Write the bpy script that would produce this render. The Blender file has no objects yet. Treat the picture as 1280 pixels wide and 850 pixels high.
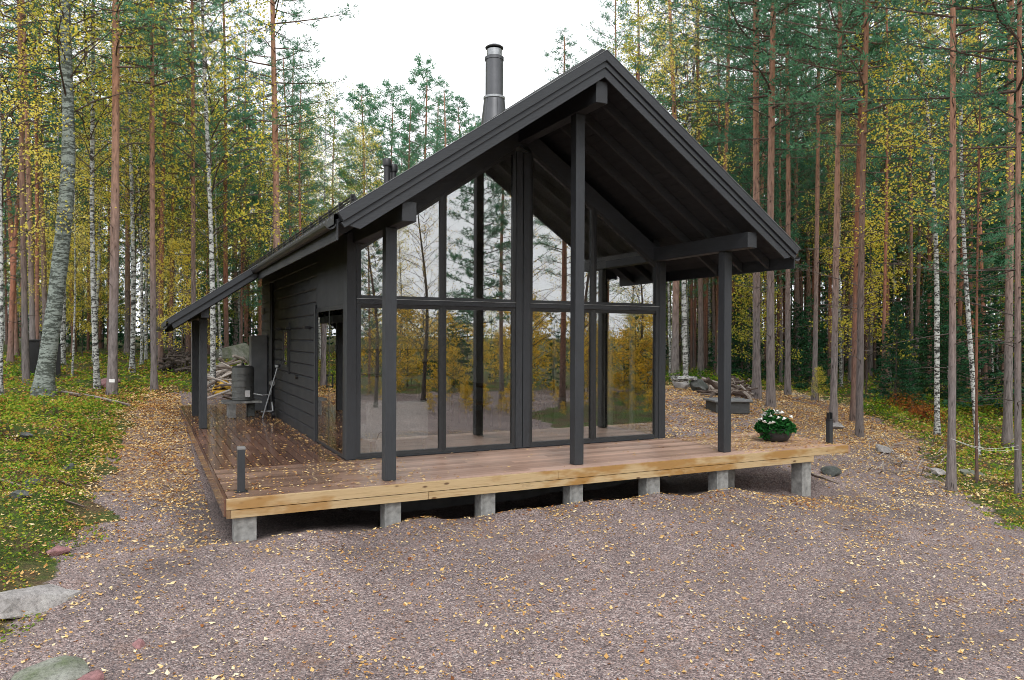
import bpy, math, random
import numpy as np
from mathutils import Vector, Matrix

random.seed(7); RNG = np.random.default_rng(11)
scene = bpy.context.scene
COL = scene.collection
PI = math.pi

# ------------------------------------------------------------------ camera
CX, CY, CZ = -2.5014, -10.2939, 1.7251
YAW, PIT, ROL, FPX = 0.4586, -0.0034, 0.0042, 924.1
_F = Vector((math.sin(YAW)*math.cos(PIT), math.cos(YAW)*math.cos(PIT), math.sin(PIT)))
_R = Vector((math.cos(YAW), -math.sin(YAW), 0))
_U = _R.cross(_F)
RR = _R*math.cos(ROL) + _U*math.sin(ROL)
UU = _U*math.cos(ROL) - _R*math.sin(ROL)
cam_d = bpy.data.cameras.new('camera'); cam = bpy.data.objects.new('camera', cam_d); COL.objects.link(cam)
cam_d.sensor_width = 36; cam_d.lens = FPX/1280*36; cam_d.clip_start = .05; cam_d.clip_end = 2000
cam.matrix_world = Matrix(((RR.x, UU.x, -_F.x, CX), (RR.y, UU.y, -_F.y, CY), (RR.z, UU.z, -_F.z, CZ), (0, 0, 0, 1)))
scene.camera = cam

def bearing(px, dist):
    """world x,y of a spot at depth dist along the bearing of photo column px"""
    r = (px-640)/FPX
    return CX + dist*(_F.x + r*_R.x), CY + dist*(_F.y + r*_R.y)

# ------------------------------------------------------------------ materials
def new_mat(name):
    m = bpy.data.materials.new(name); m.use_nodes = True
    nt = m.node_tree; nt.nodes.clear()
    return m, nt, nt.nodes, nt.links
class N:
    def __init__(s, name):
        s.m, s.nt, s.n, s.l = new_mat(name)
        s.out = s.n.new('ShaderNodeOutputMaterial')
        s.tc = s.n.new('ShaderNodeTexCoord')
    def node(s, t, **kw):
        n = s.n.new(t)
        for k, v in kw.items():
            if hasattr(n, k) and k not in ('Scale',): setattr(n, k, v)
            else: n.inputs[k].default_value = v
        return n
    def link(s, a, b): s.l.new(a, b)
    def mapping(s, scale=(1, 1, 1), src='Object'):
        mp = s.n.new('ShaderNodeMapping'); mp.inputs['Scale'].default_value = scale
        s.link(s.tc.outputs[src], mp.inputs['Vector']); return mp.outputs[0]
    def noise(s, scale, detail=4, rough=.55, vec=None, dist=0):
        n = s.n.new('ShaderNodeTexNoise'); n.inputs['Scale'].default_value = scale
        n.inputs['Detail'].default_value = detail; n.inputs['Roughness'].default_value = rough
        n.inputs['Distortion'].default_value = dist
        s.link(vec if vec is not None else s.tc.outputs['Object'], n.inputs['Vector']); return n.outputs['Fac']
    def voronoi(s, scale, vec=None, out='Color', feature='F1'):
        n = s.n.new('ShaderNodeTexVoronoi'); n.feature = feature; n.inputs['Scale'].default_value = scale
        s.link(vec if vec is not None else s.tc.outputs['Object'], n.inputs['Vector']); return n.outputs[out]
    def ramp(s, fac, stops, interp='LINEAR'):
        r = s.n.new('ShaderNodeValToRGB'); r.color_ramp.interpolation = interp
        el = r.color_ramp.elements
        while len(el) < len(stops): el.new(.5)
        for e, (p, c) in zip(el, stops):
            e.position = p; e.color = (c, c, c, 1) if isinstance(c, (int, float)) else (*c, 1)
        s.link(fac, r.inputs[0]); return r.outputs[0]
    def mix(s, fac, a, b, mode='MIX'):
        n = s.n.new('ShaderNodeMix'); n.data_type = 'RGBA'; n.blend_type = mode
        for v, i in ((fac, 0), (a, 6), (b, 7)):
            if isinstance(v, (int, float)): n.inputs[i].default_value = v if i == 0 else (v, v, v, 1)
            elif isinstance(v, tuple): n.inputs[i].default_value = (*v, 1)
            else: s.link(v, n.inputs[i])
        return n.outputs[2]
    def math(s, op, a, b=0.0):
        n = s.n.new('ShaderNodeMath'); n.operation = op
        for v, i in ((a, 0), (b, 1)):
            if isinstance(v, (int, float)): n.inputs[i].default_value = v
            else: s.link(v, n.inputs[i])
        return n.outputs[0]
    def sep(s, src='Object'):
        n = s.n.new('ShaderNodeSeparateXYZ'); s.link(s.tc.outputs[src], n.inputs[0]); return n.outputs
    def bump(s, h, strength=.3, dist=.01):
        b = s.n.new('ShaderNodeBump'); b.inputs['Strength'].default_value = strength; b.inputs['Distance'].default_value = dist
        s.link(h, b.inputs['Height']); return b.outputs[0]
    def bsdf(s, col, rough=.6, bump=None, metal=0, spec=.5, **kw):
        b = s.n.new('ShaderNodeBsdfPrincipled')
        if isinstance(col, tuple): b.inputs['Base Color'].default_value = (*col, 1)
        else: s.link(col, b.inputs['Base Color'])
        if isinstance(rough, (int, float)): b.inputs['Roughness'].default_value = rough
        else: s.link(rough, b.inputs['Roughness'])
        b.inputs['Metallic'].default_value = metal; b.inputs['Specular IOR Level'].default_value = spec
        for k, v in kw.items(): b.inputs[k].default_value = v
        if bump is not None: s.link(bump, b.inputs['Normal'])
        s.link(b.outputs[0], s.out.inputs[0]); return b
    def island(s):
        g = s.n.new('ShaderNodeNewGeometry'); return g.outputs['Random Per Island']
    def orand(s):
        g = s.n.new('ShaderNodeObjectInfo'); return g.outputs['Random']

M = {}
def simple(name, col, rough=.6, metal=0, var=.12, nscale=6, bump=.15):
    a = N(name)
    f = a.noise(nscale, 5)
    lo = tuple(c*(1-var) for c in col); hi = tuple(min(1, c*(1+var)) for c in col)
    c = a.ramp(f, [(.3, lo), (.7, hi)])
    a.bsdf(c, rough, a.bump(a.noise(nscale*9, 4), bump, .004), metal)
    M[name] = a.m
# dark painted timber, grain runs along one axis
def painted(name, col, stretch, rough=.55):
    a = N(name)
    v = a.mapping(stretch)
    g = a.noise(9, 6, .65, v)
    big = a.noise(1.3, 3)
    c1 = a.ramp(g, [(.25, tuple(x*.62 for x in col)), (.75, tuple(x*1.4 for x in col))])
    c = a.mix(.35, c1, a.ramp(big, [(.3, tuple(x*.75 for x in col)), (.7, tuple(x*1.25 for x in col))]))
    a.bsdf(c, a.ramp(big, [(.3, rough-.08), (.7, rough+.1)]), a.bump(g, .5, .005), spec=.4)
    M[name] = a.m
DARK = (.033, .036, .041)
painted('paint_x', DARK, (.6, 12, 12)); painted('paint_y', (.027, .029, .033), (12, .6, 12)); painted('paint_z', DARK, (12, 12, .6))
painted('soffit', (.024, .026, .030), (12, .6, 12), .75)
painted('rafter_paint', (.040, .041, .044), (.6, 12, 12), .6)
painted('frame_paint', (.026, .027, .029), (3, 3, 3), .4)

def pine_mat(name, base, dark, wet=0):
    a = N(name)
    v = a.mapping((.35, 7, 7))
    g = a.noise(6, 6, .6, v, 1.2)
    knot = a.voronoi(4.6, a.mapping((.75, 1.5, 1.8)), 'Distance')
    c = a.ramp(g, [(.2, dark), (.5, base), (.85, tuple(min(1, x*1.12) for x in base))])
    c = a.mix(a.ramp(knot, [(.08, .95), (.15, .0)]), c, (.07, .03, .012))
    st = a.ramp(a.noise(.9, 4, .6, a.mapping((1, 1, 3))), [(.49, 0), (.57, .85)])
    c = a.mix(st, c, (.32, .155, .03))
    c = a.mix(a.ramp(a.noise(2.5, 5, .7, a.mapping((1, 1, 2))), [(.6, 0), (.75, .5)]), c, (.12, .08, .05))
    c = a.mix(a.ramp(a.orand(), [(0, 0), (1, .25)]), c, (.34, .25, .15))
    a.bsdf(c, .55, a.bump(g, .2, .003)); M[name] = a.m
pine_mat('fresh_pine', (.48, .35, .19), (.32, .20, .085))
def deck_mat(name, alongx, base, red, wet):
    a = N(name)
    v = a.mapping((.5, 9, 9) if alongx else (9, .5, 9))
    g = a.noise(5, 6, .65, v, .6)
    isl = a.island()
    c = a.ramp(g, [(.2, red), (.55, base), (.9, tuple(min(1, x*1.25) for x in base))])
    c = a.mix(.6, c, a.ramp(isl, [(0, tuple(x*.62 for x in red)), (.5, base), (1, tuple(x*1.3 for x in base))]))
    w = a.noise(.9, 4, .55, a.mapping((1, 1, 1) if alongx else (2.6, .55, 1)))
    puddle = a.ramp(w, wet)
    if alongx: puddle = a.math('MAXIMUM', puddle, a.math('MULTIPLY', a.ramp(a.math('MULTIPLY', a.math('ADD', a.sep()[0], 2.0), .25), [(.35, .85), (.95, 0)]), a.ramp(w, [(.25, .5), (.5, 1)])))
    c2 = a.mix(puddle, c, a.mix(.25, a.mix(1.0, c, (.38, .33, .30), 'MULTIPLY'), (.07, .055, .045)))
    rough = a.ramp(puddle, [(0, .5), (1, .13)])
    a.bsdf(c2, rough, a.bump(g, .12, .002), spec=.5); M[name] = a.m
deck_mat('deck_front', True, (.50, .34, .265), (.34, .175, .115), [(.42, 0), (.72, .5)])
deck_mat('deck_side', False, (.42, .235, .17), (.28, .125, .08), [(.28, .45), (.46, 1)])

simple('concrete', (.27, .27, .26), .85, var=.45, nscale=9, bump=.6)
simple('foundation', (.10, .10, .10), .9, var=.2)
simple('black_metal', (.018, .018, .02), .4, var=.2)
simple('galvanised', (.34, .35, .36), .38, .8, .2, 20)
simple('chimney_metal', (.11, .112, .118), .36, .75, .15, 3, .05)
simple('tank_metal', (.17, .175, .17), .45, .4, .2, 5)
simple('white_paint', (.72, .72, .70), .5, var=.06)
simple('interior_wall', (.48, .46, .43), .7, var=.08, nscale=3)
simple('interior_floor', (.40, .36, .32), .4, var=.15, nscale=3)
simple('interior_ceiling', (.74, .71, .66), .7, var=.1, nscale=3)
simple('sofa_fabric', (.82, .81, .78), .95, var=.1, nscale=30)
simple('chair_wood', (.20, .12, .06), .5)
simple('dark_box', (.055, .058, .06), .7, var=.2)
simple('box_lid', (.16, .165, .17), .6, var=.2)
simple('pot_clay', (.030, .031, .034), .6, var=.2)
simple('petal', (.80, .80, .76), .7, var=.05)
simple('plastic_grey', (.20, .21, .22), .5, var=.15)
simple('label_white', (.75, .75, .75), .5, var=.03)
simple('tape_white', (.6, .6, .58), .6); simple('flag_green', (.35, .5, .05), .6)
simple('tarp_yellow', (.6, .36, .03), .6)
simple('lamp_glass', (.22, .22, .22), .3)
def stone(name, a_, b_, c_, sc=3):
    a = N(name)
    n = a.noise(sc, 8, .65)
    n2 = a.voronoi(38, out='Color')
    c = a.ramp(n, [(.3, a_), (.5, b_), (.7, c_)])
    sp_ = a.ramp(a.noise(30, 6, .8), [(.35, .55), (.5, 1), (.65, 1.25)])
    c = a.mix(1.0, c, sp_, 'MULTIPLY')
    a.bsdf(c, .85, a.bump(a.noise(sc*6, 8, .7), .6, .02)); M[name] = a.m
stone('grey_stone', (.16, .15, .14), (.33, .31, .30), (.42, .41, .39))
stone('mossy_stone', (.07, .10, .03), (.19, .20, .16), (.30, .30, .27))
stone('pink_stone', (.17, .09, .09), (.30, .15, .15), (.36, .23, .22))
stone('dark_stone', (.03, .04, .03), (.08, .085, .08), (.16, .165, .16))
def bark(name, low, high, z0, z1, scale=(1, 1, .25), vs=16, b=.7):
    a = N(name)
    z = a.sep()[2]
    zz = a.math('ADD', z, a.math('MULTIPLY', a.noise(.9, 3), 3))
    h = a.n.new('ShaderNodeMapRange'); h.inputs[1].default_value = z0; h.inputs[2].default_value = z1; a.link(zz, h.inputs[0])
    v = a.mapping(scale)
    n = a.noise(vs, 6, .7, v)
    cl = a.ramp(n, [(.3, tuple(x*.45 for x in low)), (.5, low), (.72, tuple(x*1.4 for x in low))])
    ch = a.ramp(n, [(.3, tuple(x*.5 for x in high)), (.5, high), (.72, tuple(x*1.35 for x in high))])
    c = a.mix(h.outputs[0], cl, ch)
    fl = a.ramp(a.voronoi(7, a.mapping((1, 1, .45)), 'Distance'), [(.10, .35), (.2, 1)])
    c = a.mix(1.0, c, fl, 'MULTIPLY')
    tint = a.ramp(a.orand(), [(0, .72), (1, 1.25)])
    c = a.mix(1.0, c, tint, 'MULTIPLY')
    a.bsdf(c, .9, a.bump(n, b, .03), spec=.2); M[name] = a.m
bark('pine_bark', (.19, .165, .16), (.36, .19, .125), 3.5, 9.0)
bark('red_pine_bark', (.16, .13, .12), (.35, .155, .10), 1.0, 5.5)
bark('limb_bark', (.13, .105, .095), (.17, .11, .085), 5, 12)
bark('spruce_bark', (.11, .09, .08), (.12, .085, .07), 3, 9)
def birch(name, white, darkc, amt):
    a = N(name)
    v = a.mapping((1, 1, 4.5))
    n = a.noise(3.2, 5, .75, v)
    n2 = a.noise(14, 3, .6, a.mapping((1, 1, 3)))
    m = a.ramp(a.math('ADD', a.math('MULTIPLY', n, .7), a.math('MULTIPLY', n2, .3)), [(amt, 1), (amt+.06, 0)])
    z = a.sep()[2]
    base = a.ramp(z, [(0, .9), (.9, 0)])
    base = a.math('MULTIPLY', base, a.ramp(n2, [(.3, 1), (.65, 0)]))
    c = a.mix(m, a.ramp(n2, [(.3, tuple(x*.7 for x in white)), (.7, white)]), darkc)
    c = a.mix(base, c, tuple(x*2 for x in darkc))
    a.bsdf(c, .8, a.bump(n, .4, .02), spec=.25); M[name] = a.m
birch('birch_bark', (.62, .63, .60), (.035, .035, .033), .465)
birch('lichen_bark', (.30, .34, .31), (.06, .07, .06), .47)
def foliage(name, cols, trans=.35, gloss=True, clump=.6, tint=.25):
    a = N(name)
    isl = a.island()
    n = a.noise(clump, 3, .6)
    o = a.orand()
    f = a.math('ADD', a.math('MULTIPLY', isl, .45), a.math('ADD', a.math('MULTIPLY', n, .65), a.math('MULTIPLY', a.math('SUBTRACT', o, .5), tint)))
    k = len(cols)
    c = a.ramp(f, [(.2+.6*i/(k-1), col) for i, col in enumerate(cols)])
    d = a.n.new('ShaderNodeBsdfDiffuse'); t = a.n.new('ShaderNodeBsdfTranslucent'); mx = a.n.new('ShaderNodeMixShader')
    a.link(c, d.inputs[0]); a.link(c, t.inputs[0]); mx.inputs[0].default_value = trans
    a.link(d.outputs[0], mx.inputs[1]); a.link(t.outputs[0], mx.inputs[2])
    a.link(mx.outputs[0], a.out.inputs[0]); M[name] = a.m
foliage('pine_needles', [(.055, .145, .088), (.105, .265, .155), (.18, .37, .20)], .4)
foliage('spruce_needles', [(.020, .062, .034), (.045, .13, .064), (.085, .20, .085)], .35)
foliage('birch_leaves', [(.26, .34, .08), (.62, .60, .10), (.94, .76, .10), (.96, .84, .24)], .6, tint=.5)
foliage('birch_leaves_green', [(.06, .17, .05), (.13, .26, .06), (.30, .38, .06), (.65, .56, .08)], .45, tint=.5)
foliage('shrub_leaves', [(.03, .075, .012), (.07, .17, .02), (.20, .30, .02), (.45, .36, .04)], .35, clump=1.2)
foliage('rusty_leaves', [(.10, .03, .012), (.22, .06, .02), (.35, .14, .03)], .35, clump=1.2)
foliage('orange_leaves', [(.25, .24, .05), (.64, .46, .06), (.92, .58, .07), (.95, .72, .18)], .55, clump=.9)
foliage('ground_shrub', [(.028, .065, .014), (.075, .17, .024), (.15, .29, .03), (.40, .42, .05), (.36, .17, .06)], .35, clump=1.1)
foliage('flower_leaves', [(.010, .05, .012), (.02, .10, .025), (.04, .17, .04)], .25, clump=9)
foliage('litter', [(.12, .05, .03), (.34, .14, .05), (.58, .34, .11), (.74, .56, .30)], .2, clump=.5)
foliage('litter_pale', [(.42, .19, .08), (.70, .46, .17), (.82, .64, .34), (.88, .79, .60)], .2, clump=.5)
foliage('dead_wood', [(.05, .035, .03), (.13, .10, .085), (.26, .22, .19), (.40, .36, .33)], 0, clump=1)

def glass_mat():
    a = N('window_glass')
    tr = a.n.new('ShaderNodeBsdfTransparent'); tr.inputs[0].default_value = (.93, .95, .94, 1)
    gl = a.n.new('ShaderNodeBsdfGlossy'); gl.inputs['Roughness'].default_value = .0; gl.inputs[0].default_value = (1, 1, 1, 1)
    lw = a.n.new('ShaderNodeFresnel'); lw.inputs[0].default_value = 1.5
    f = a.math('ADD', a.math('MULTIPLY', lw.outputs[0], 1.4), .21)
    f = a.math('MINIMUM', f, 1.0)
    mx = a.n.new('ShaderNodeMixShader'); a.link(f, mx.inputs[0]); a.link(tr.outputs[0], mx.inputs[1]); a.link(gl.outputs[0], mx.inputs[2])
    a.link(mx.outputs[0], a.out.inputs[0]); M['glass'] = a.m
glass_mat()

# ------------------------------------------------------------------ object helpers
def setprops(o, label=None, cat=None, group=None, kind=None):
    if label: o['label'] = label
    if cat: o['category'] = cat
    if group: o['group'] = group
    if kind: o['kind'] = kind
    return o
def empty(name, loc, label, cat, group=None, rz=0):
    o = bpy.data.objects.new(name, None); COL.objects.link(o); o.location = loc; o.rotation_euler = (0, 0, rz)
    o.empty_display_size = .2
    return setprops(o, label, cat, group)
def np_mesh(name, V, F, mat, parent=None, smooth=False, origin=(0, 0, 0)):
    """V (n,3) array in world (or parent-local) coords, F list of polygons or (m,k) array"""
    V = np.asarray(V, dtype=np.float32).reshape(-1, 3)
    me = bpy.data.meshes.new(name)
    if isinstance(F, np.ndarray):
        k = F.shape[1]; nf = len(F); flat = F.astype(np.int32).ravel()
        tot = np.full(nf, k, np.int32); start = np.arange(nf, dtype=np.int32)*k
    else:
        tot = np.array([len(f) for f in F], np.int32); flat = np.array([i for f in F for i in f], np.int32)
        start = np.concatenate(([0], np.cumsum(tot)[:-1])).astype(np.int32); nf = len(F)
    me.vertices.add(len(V)); me.vertices.foreach_set('co', (V-np.array(origin, np.float32)).ravel())
    me.loops.add(len(flat)); me.loops.foreach_set('vertex_index', flat)
    me.polygons.add(nf); me.polygons.foreach_set('loop_start', start)
    me.polygons.foreach_set('use_smooth', np.full(nf, bool(smooth)))
    me.update(calc_edges=True)
    me.materials.append(mat)
    o = bpy.data.objects.new(name, me); COL.objects.link(o); o.location = origin
    if parent: o.parent = parent
    return o
class MB:
    def __init__(s): s.v = []; s.f = []
    def add(s, V, F):
        b = len(s.v); s.v += [tuple(p) for p in V]; s.f += [tuple(i+b for i in f) for f in F]; return s
    def box(s, x0, x1, y0, y1, z0, z1):
        V = [(x0, y0, z0), (x1, y0, z0), (x1, y1, z0), (x0, y1, z0), (x0, y0, z1), (x1, y0, z1), (x1, y1, z1), (x0, y1, z1)]
        return s.add(V, [(0, 3, 2, 1), (4, 5, 6, 7), (0, 1, 5, 4), (1, 2, 6, 5), (2, 3, 7, 6), (3, 0, 4, 7)])
    def prism_y(s, prof, y0, y1):
        """polygon in xz extruded along y"""
        n = len(prof); V = [(x, y0, z) for x, z in prof] + [(x, y1, z) for x, z in prof]
        F = [tuple(range(n)), tuple(range(2*n-1, n-1, -1))] + [(i, i+n, (i+1) % n + n, (i+1) % n) for i in range(n)]
        return s.add(V, F)
    def prism_x(s, prof, x0, x1):
        n = len(prof); V = [(x0, y, z) for y, z in prof] + [(x1, y, z) for y, z in prof]
        F = [tuple(range(n)), tuple(range(2*n-1, n-1, -1))] + [(i, i+n, (i+1) % n + n, (i+1) % n) for i in range(n)]
        return s.add(V, F)
    def tube(s, pts, rad, n=8, cap=True):
        pts = [Vector(p) for p in pts]; k = len(pts)
        if not isinstance(rad, (list, tuple)): rad = [rad]*k
        base = len(s.v); up = Vector((0, 0, 1))
        for i, p in enumerate(pts):
            t = (pts[min(i+1, k-1)] - pts[max(i-1, 0)]).normalized()
            a = t.cross(up) if abs(t.z) < .95 else t.cross(Vector((1, 0, 0))); a.normalize(); b = t.cross(a)
            for j in range(n):
                q = p + (a*math.cos(2*PI*j/n) + b*math.sin(2*PI*j/n))*rad[i]; s.v.append(tuple(q))
        for i in range(k-1):
            for j in range(n):
                s.f.append((base+i*n+j, base+i*n+(j+1) % n, base+(i+1)*n+(j+1) % n, base+(i+1)*n+j))
        if cap:
            s.f.append(tuple(base+j for j in range(n))[::-1]); s.f.append(tuple(base+(k-1)*n+j for j in range(n)))
        return s
    def lathe(s, prof, n=32, c=(0, 0, 0)):
        base = len(s.v)
        for r, z in prof:
            for j in range(n): s.v.append((c[0]+r*math.cos(2*PI*j/n), c[1]+r*math.sin(2*PI*j/n), c[2]+z))
        for i in range(len(prof)-1):
            for j in range(n): s.f.append((base+i*n+j, base+i*n+(j+1) % n, base+(i+1)*n+(j+1) % n, base+(i+1)*n+j))
        s.f.append(tuple(base+j for j in range(n))[::-1]); s.f.append(tuple(base+(len(prof)-1)*n+j for j in range(n)))
        return s
    def build(s, name, mat, parent=None, bevel=0, smooth=False, origin=(0, 0, 0)):
        """vertices are world coordinates; origin is the thing's base (parent location)"""
        o = np_mesh(name, np.array(s.v) - np.array(origin), s.f, mat if not isinstance(mat, str) else M[mat], parent, smooth)
        if parent is None: o.location = origin
        if bevel:
            b = o.modifiers.new('bevel', 'BEVEL'); b.width = bevel; b.segments = 2; b.limit_method = 'ANGLE'; b.angle_limit = .6
        if smooth:
            e = o.modifiers.new('es', 'EDGE_SPLIT'); e.split_angle = .6
        return o

# ------------------------------------------------------------------ terrain
CP = np.array([
 (-1.7,-2,-.45),(0,-2,-.50),(1.3,-2,-.48),(2.6,-2,-.47),(3.9,-2,-.50),(5.2,-2,-.54),(6.8,-1.9,-.77),(8.6,-2.2,-.84),(11,-2.6,-.88),
 (0.5,-.8,-.78),(2.5,-.8,-.78),(4.6,-.8,-.72),(6.3,-.6,-.66),(7.8,.1,-.60),(9.3,1.0,-.55),
 (-2.4,-4.2,-.56),(0,-5,-.58),(3,-5.5,-.66),(7,-5.5,-.84),(-2.5,-8,-.62),(2,-9,-.68),(8,-10,-.9),(-2.5,-11,-.65),
 (-2.2,-.6,-.44),(-2.3,1.5,-.34),(-2.3,4,-.22),(-2.3,7,-.08),(-1.6,10.3,-.03),(0,11,-.02),(3,11,-.02),
 (-3.15,-1.2,-.42),(-3.1,1.0,-.30),(-3.0,4,-.12),(-2.9,7,.02),
 (-4.0,-2.5,-.42),(-4.2,-.8,-.16),(-4.2,1.5,-.02),(-4.3,4,.10),(-4.2,8,.16),(-3.6,11,.20),(-3.4,14,.30),
 (-5.5,-2,-.30),(-6,1,.08),(-6.5,5,.22),(-7,10,.34),(-6,16,.42),(-10,0,.15),(-12,10,.4),(-12,20,.75),
 (-4.5,-5,-.55),(-7,-6,-.5),(-6,-10,-.6),(-12,-8,-.5),
 (-1,14,.22),(2,15,.22),(-2,20,.5),(4,20,.45),(-4,30,.9),(8,30,.7),(-15,35,1.2),(0,50,1.3),(15,45,1.0),
 (7,2.5,-.42),(7,5,-.28),(7,8,-.12),(8,12,.05),(10,4,-.30),(10.5,6.5,-.08),(13.5,9.5,.05),(14.5,7.5,.06),(16,5.5,-.28),(13,5,-.15),(14,3.5,-.42),
 (11.5,3.0,-.40),(12.5,1,-.60),(11,-.8,-.74),(14,-1,-.82),(13,-4,-.95),(17,3,-.62),(18,0,-.75),(22,-3,-.8),
 (18,10,-.1),(20,16,.0),(25,8,-.3),(30,0,-.6),(30,20,0),(45,35,.3),(50,5,-.4),(20,40,.6),
 (0,-20,-.8),(0,-32,-.95),(-20,-22,-.7),(22,-18,-.95),(0,-60,-1),(-40,-30,-.8),(45,-30,-1),(-35,10,.8),(-45,45,1.5),(70,70,1.0),(0,90,1.8),
], float)
def _phi(d2): return np.sqrt(d2 + .6**2)
_A = _phi(((CP[:, None, :2]-CP[None, :, :2])**2).sum(-1))
_n = len(CP); _S = np.zeros((_n+1, _n+1)); _S[:_n, :_n] = _A; _S[:_n, _n] = 1; _S[_n, :_n] = 1
_S[:_n, :_n] -= np.eye(_n)*.08
_w = np.linalg.solve(_S, np.append(CP[:, 2], 0))
def hills(x, y):
    return .035*np.sin(x*1.7+y*.6)*np.sin(y*1.3-x*.4) + .02*np.sin(x*3.9+1.2)*np.sin(y*4.3+.5)
def smooth01(t): t = np.clip(t, 0, 1); return t*t*(3-2*t)
# zone boundary: the gravel yard as a polygon
YARD = np.array([(-3.35,-3.6),(-3.35,-2.4),(-3.0,-1.0),(-3.15,.8),(-2.95,3),(-2.85,5.5),(-2.9,8.0),(-2.6,10.5),(-2.0,12.2),(1,13.2),(6,13.5),(11,12),(15.5,10.5),(17.6,8.4),(16.6,4.9),(14.6,2.3),(12.6,.3),(10.6,-1.5),(9.4,-2.9),(8.1,-4.4),(7.6,-6),(9,-12),(20,-22),(-4,-24),(-9,-12),(-5.2,-6),(-3.9,-4.2)])
def poly_sd(x, y, P):
    """signed distance, positive inside"""
    x = np.asarray(x, float); y = np.asarray(y, float); d = np.full(x.shape, 1e9); ins = np.zeros(x.shape, bool)
    for i in range(len(P)):
        ax, ay = P[i]; bx, by = P[(i+1) % len(P)]
        ex, ey = bx-ax, by-ay; t = np.clip(((x-ax)*ex+(y-ay)*ey)/(ex*ex+ey*ey), 0, 1)
        d = np.minimum(d, np.hypot(x-ax-t*ex, y-ay-t*ey))
        c = ((ay > y) != (by > y)) & (x < (bx-ax)*(y-ay)/(by-ay+1e-12)+ax)
        ins ^= c
    return np.where(ins, d, -d)
def wob(x, y): return .22*np.sin(x*2.3+1.1*np.sin(y*1.9)) * np.cos(y*2.9+.7*x) + .1*np.sin(x*7.1+y*5.3)
def ground_z(x, y):
    x = np.asarray(x, float); y = np.asarray(y, float)
    shp = x.shape; xf = x.ravel(); yf = y.ravel(); out = np.empty(xf.shape)
    for i in range(0, len(xf), 20000):
        a = xf[i:i+20000, None]; b = yf[i:i+20000, None]
        out[i:i+20000] = _phi((a-CP[None, :, 0])**2 + (b-CP[None, :, 1])**2) @ _w[:_n] + _w[_n]
    z = out.reshape(shp)
    r = np.hypot(x, y); f = smooth01((r-80)/60)
    z = z*(1-f) + 1.2*f
    sd = poly_sd(x, y, YARD)
    outside = smooth01((-sd+.1)/.9)
    ruts = .012*np.sin(x*9.3+2.1*np.sin(y*3.7))*np.sin(y*8.1+1.7*np.sin(x*4.3)) + .018*np.sin(x*4.1-y*2.3+1.5*np.sin(y*2.2))
    z = z + hills(x, y)*(.35+2.4*outside) + ruts
    # tyre-rolled heaps of gravel along the near side of the deck
    z = z + (.035+.045*(.5+.5*np.sin(x*2.1+.8))+.03*np.sin(x*5.3))*np.exp(-((y+2.2)/.25)**2)*smooth01((6.0-x)/.5)*smooth01((x+2.4)/.6)
    return z
HUM = [(RNG.uniform(-8, -3.5), RNG.uniform(-2.6, 9), RNG.uniform(.22, .6), RNG.uniform(.08, .26)) for _ in range(60)] + [(RNG.uniform(9, 20), RNG.uniform(-5, 6), RNG.uniform(.3, .8), RNG.uniform(.05, .16)) for _ in range(40)]
_gz0 = ground_z
def ground_z(x, y):
    z = _gz0(x, y); m = smooth01((-poly_sd(x, y, YARD)-.1)/.5)
    for hx, hy, hr, hh in HUM: z = z + m*hh*np.exp(-((x-hx)**2+(y-hy)**2)/hr**2)
    return z
def gz(x, y): return float(ground_z(np.array([x]), np.array([y]))[0])
def slope_zone(x, y):
    u = (x-13.2)*.64+(y-2.6)*.77; v = (x-13.2)*.77-(y-2.6)*.64
    return np.clip(1.25*np.exp(-(u*u/13+v*v/3.2)), 0, 1)
def litter_zone(x, y):
    """brown leaf-covered slope right of the yard, and the leafy path at the left"""
    a = slope_zone(x, y)*.95
    b = np.exp(-(((x-9.5))**2*.25 + (y-5.5)**2*.3)/3.5)*.35
    c = 1.25*np.exp(-((x+2.4)/.62)**2)*smooth01((y+.8)/2.5)*smooth01((14-y)/3)
    c2 = np.exp(-((x+3.2)**2+(y-12)**2*.3)/1.6)*.9
    d = np.exp(-((y+2.35)/.4)**2)*smooth01((x+1)/1.5)*smooth01((6.5-x)/1.5)*.35
    return np.clip(a+b+c+c2+d, 0, 1)

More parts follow.
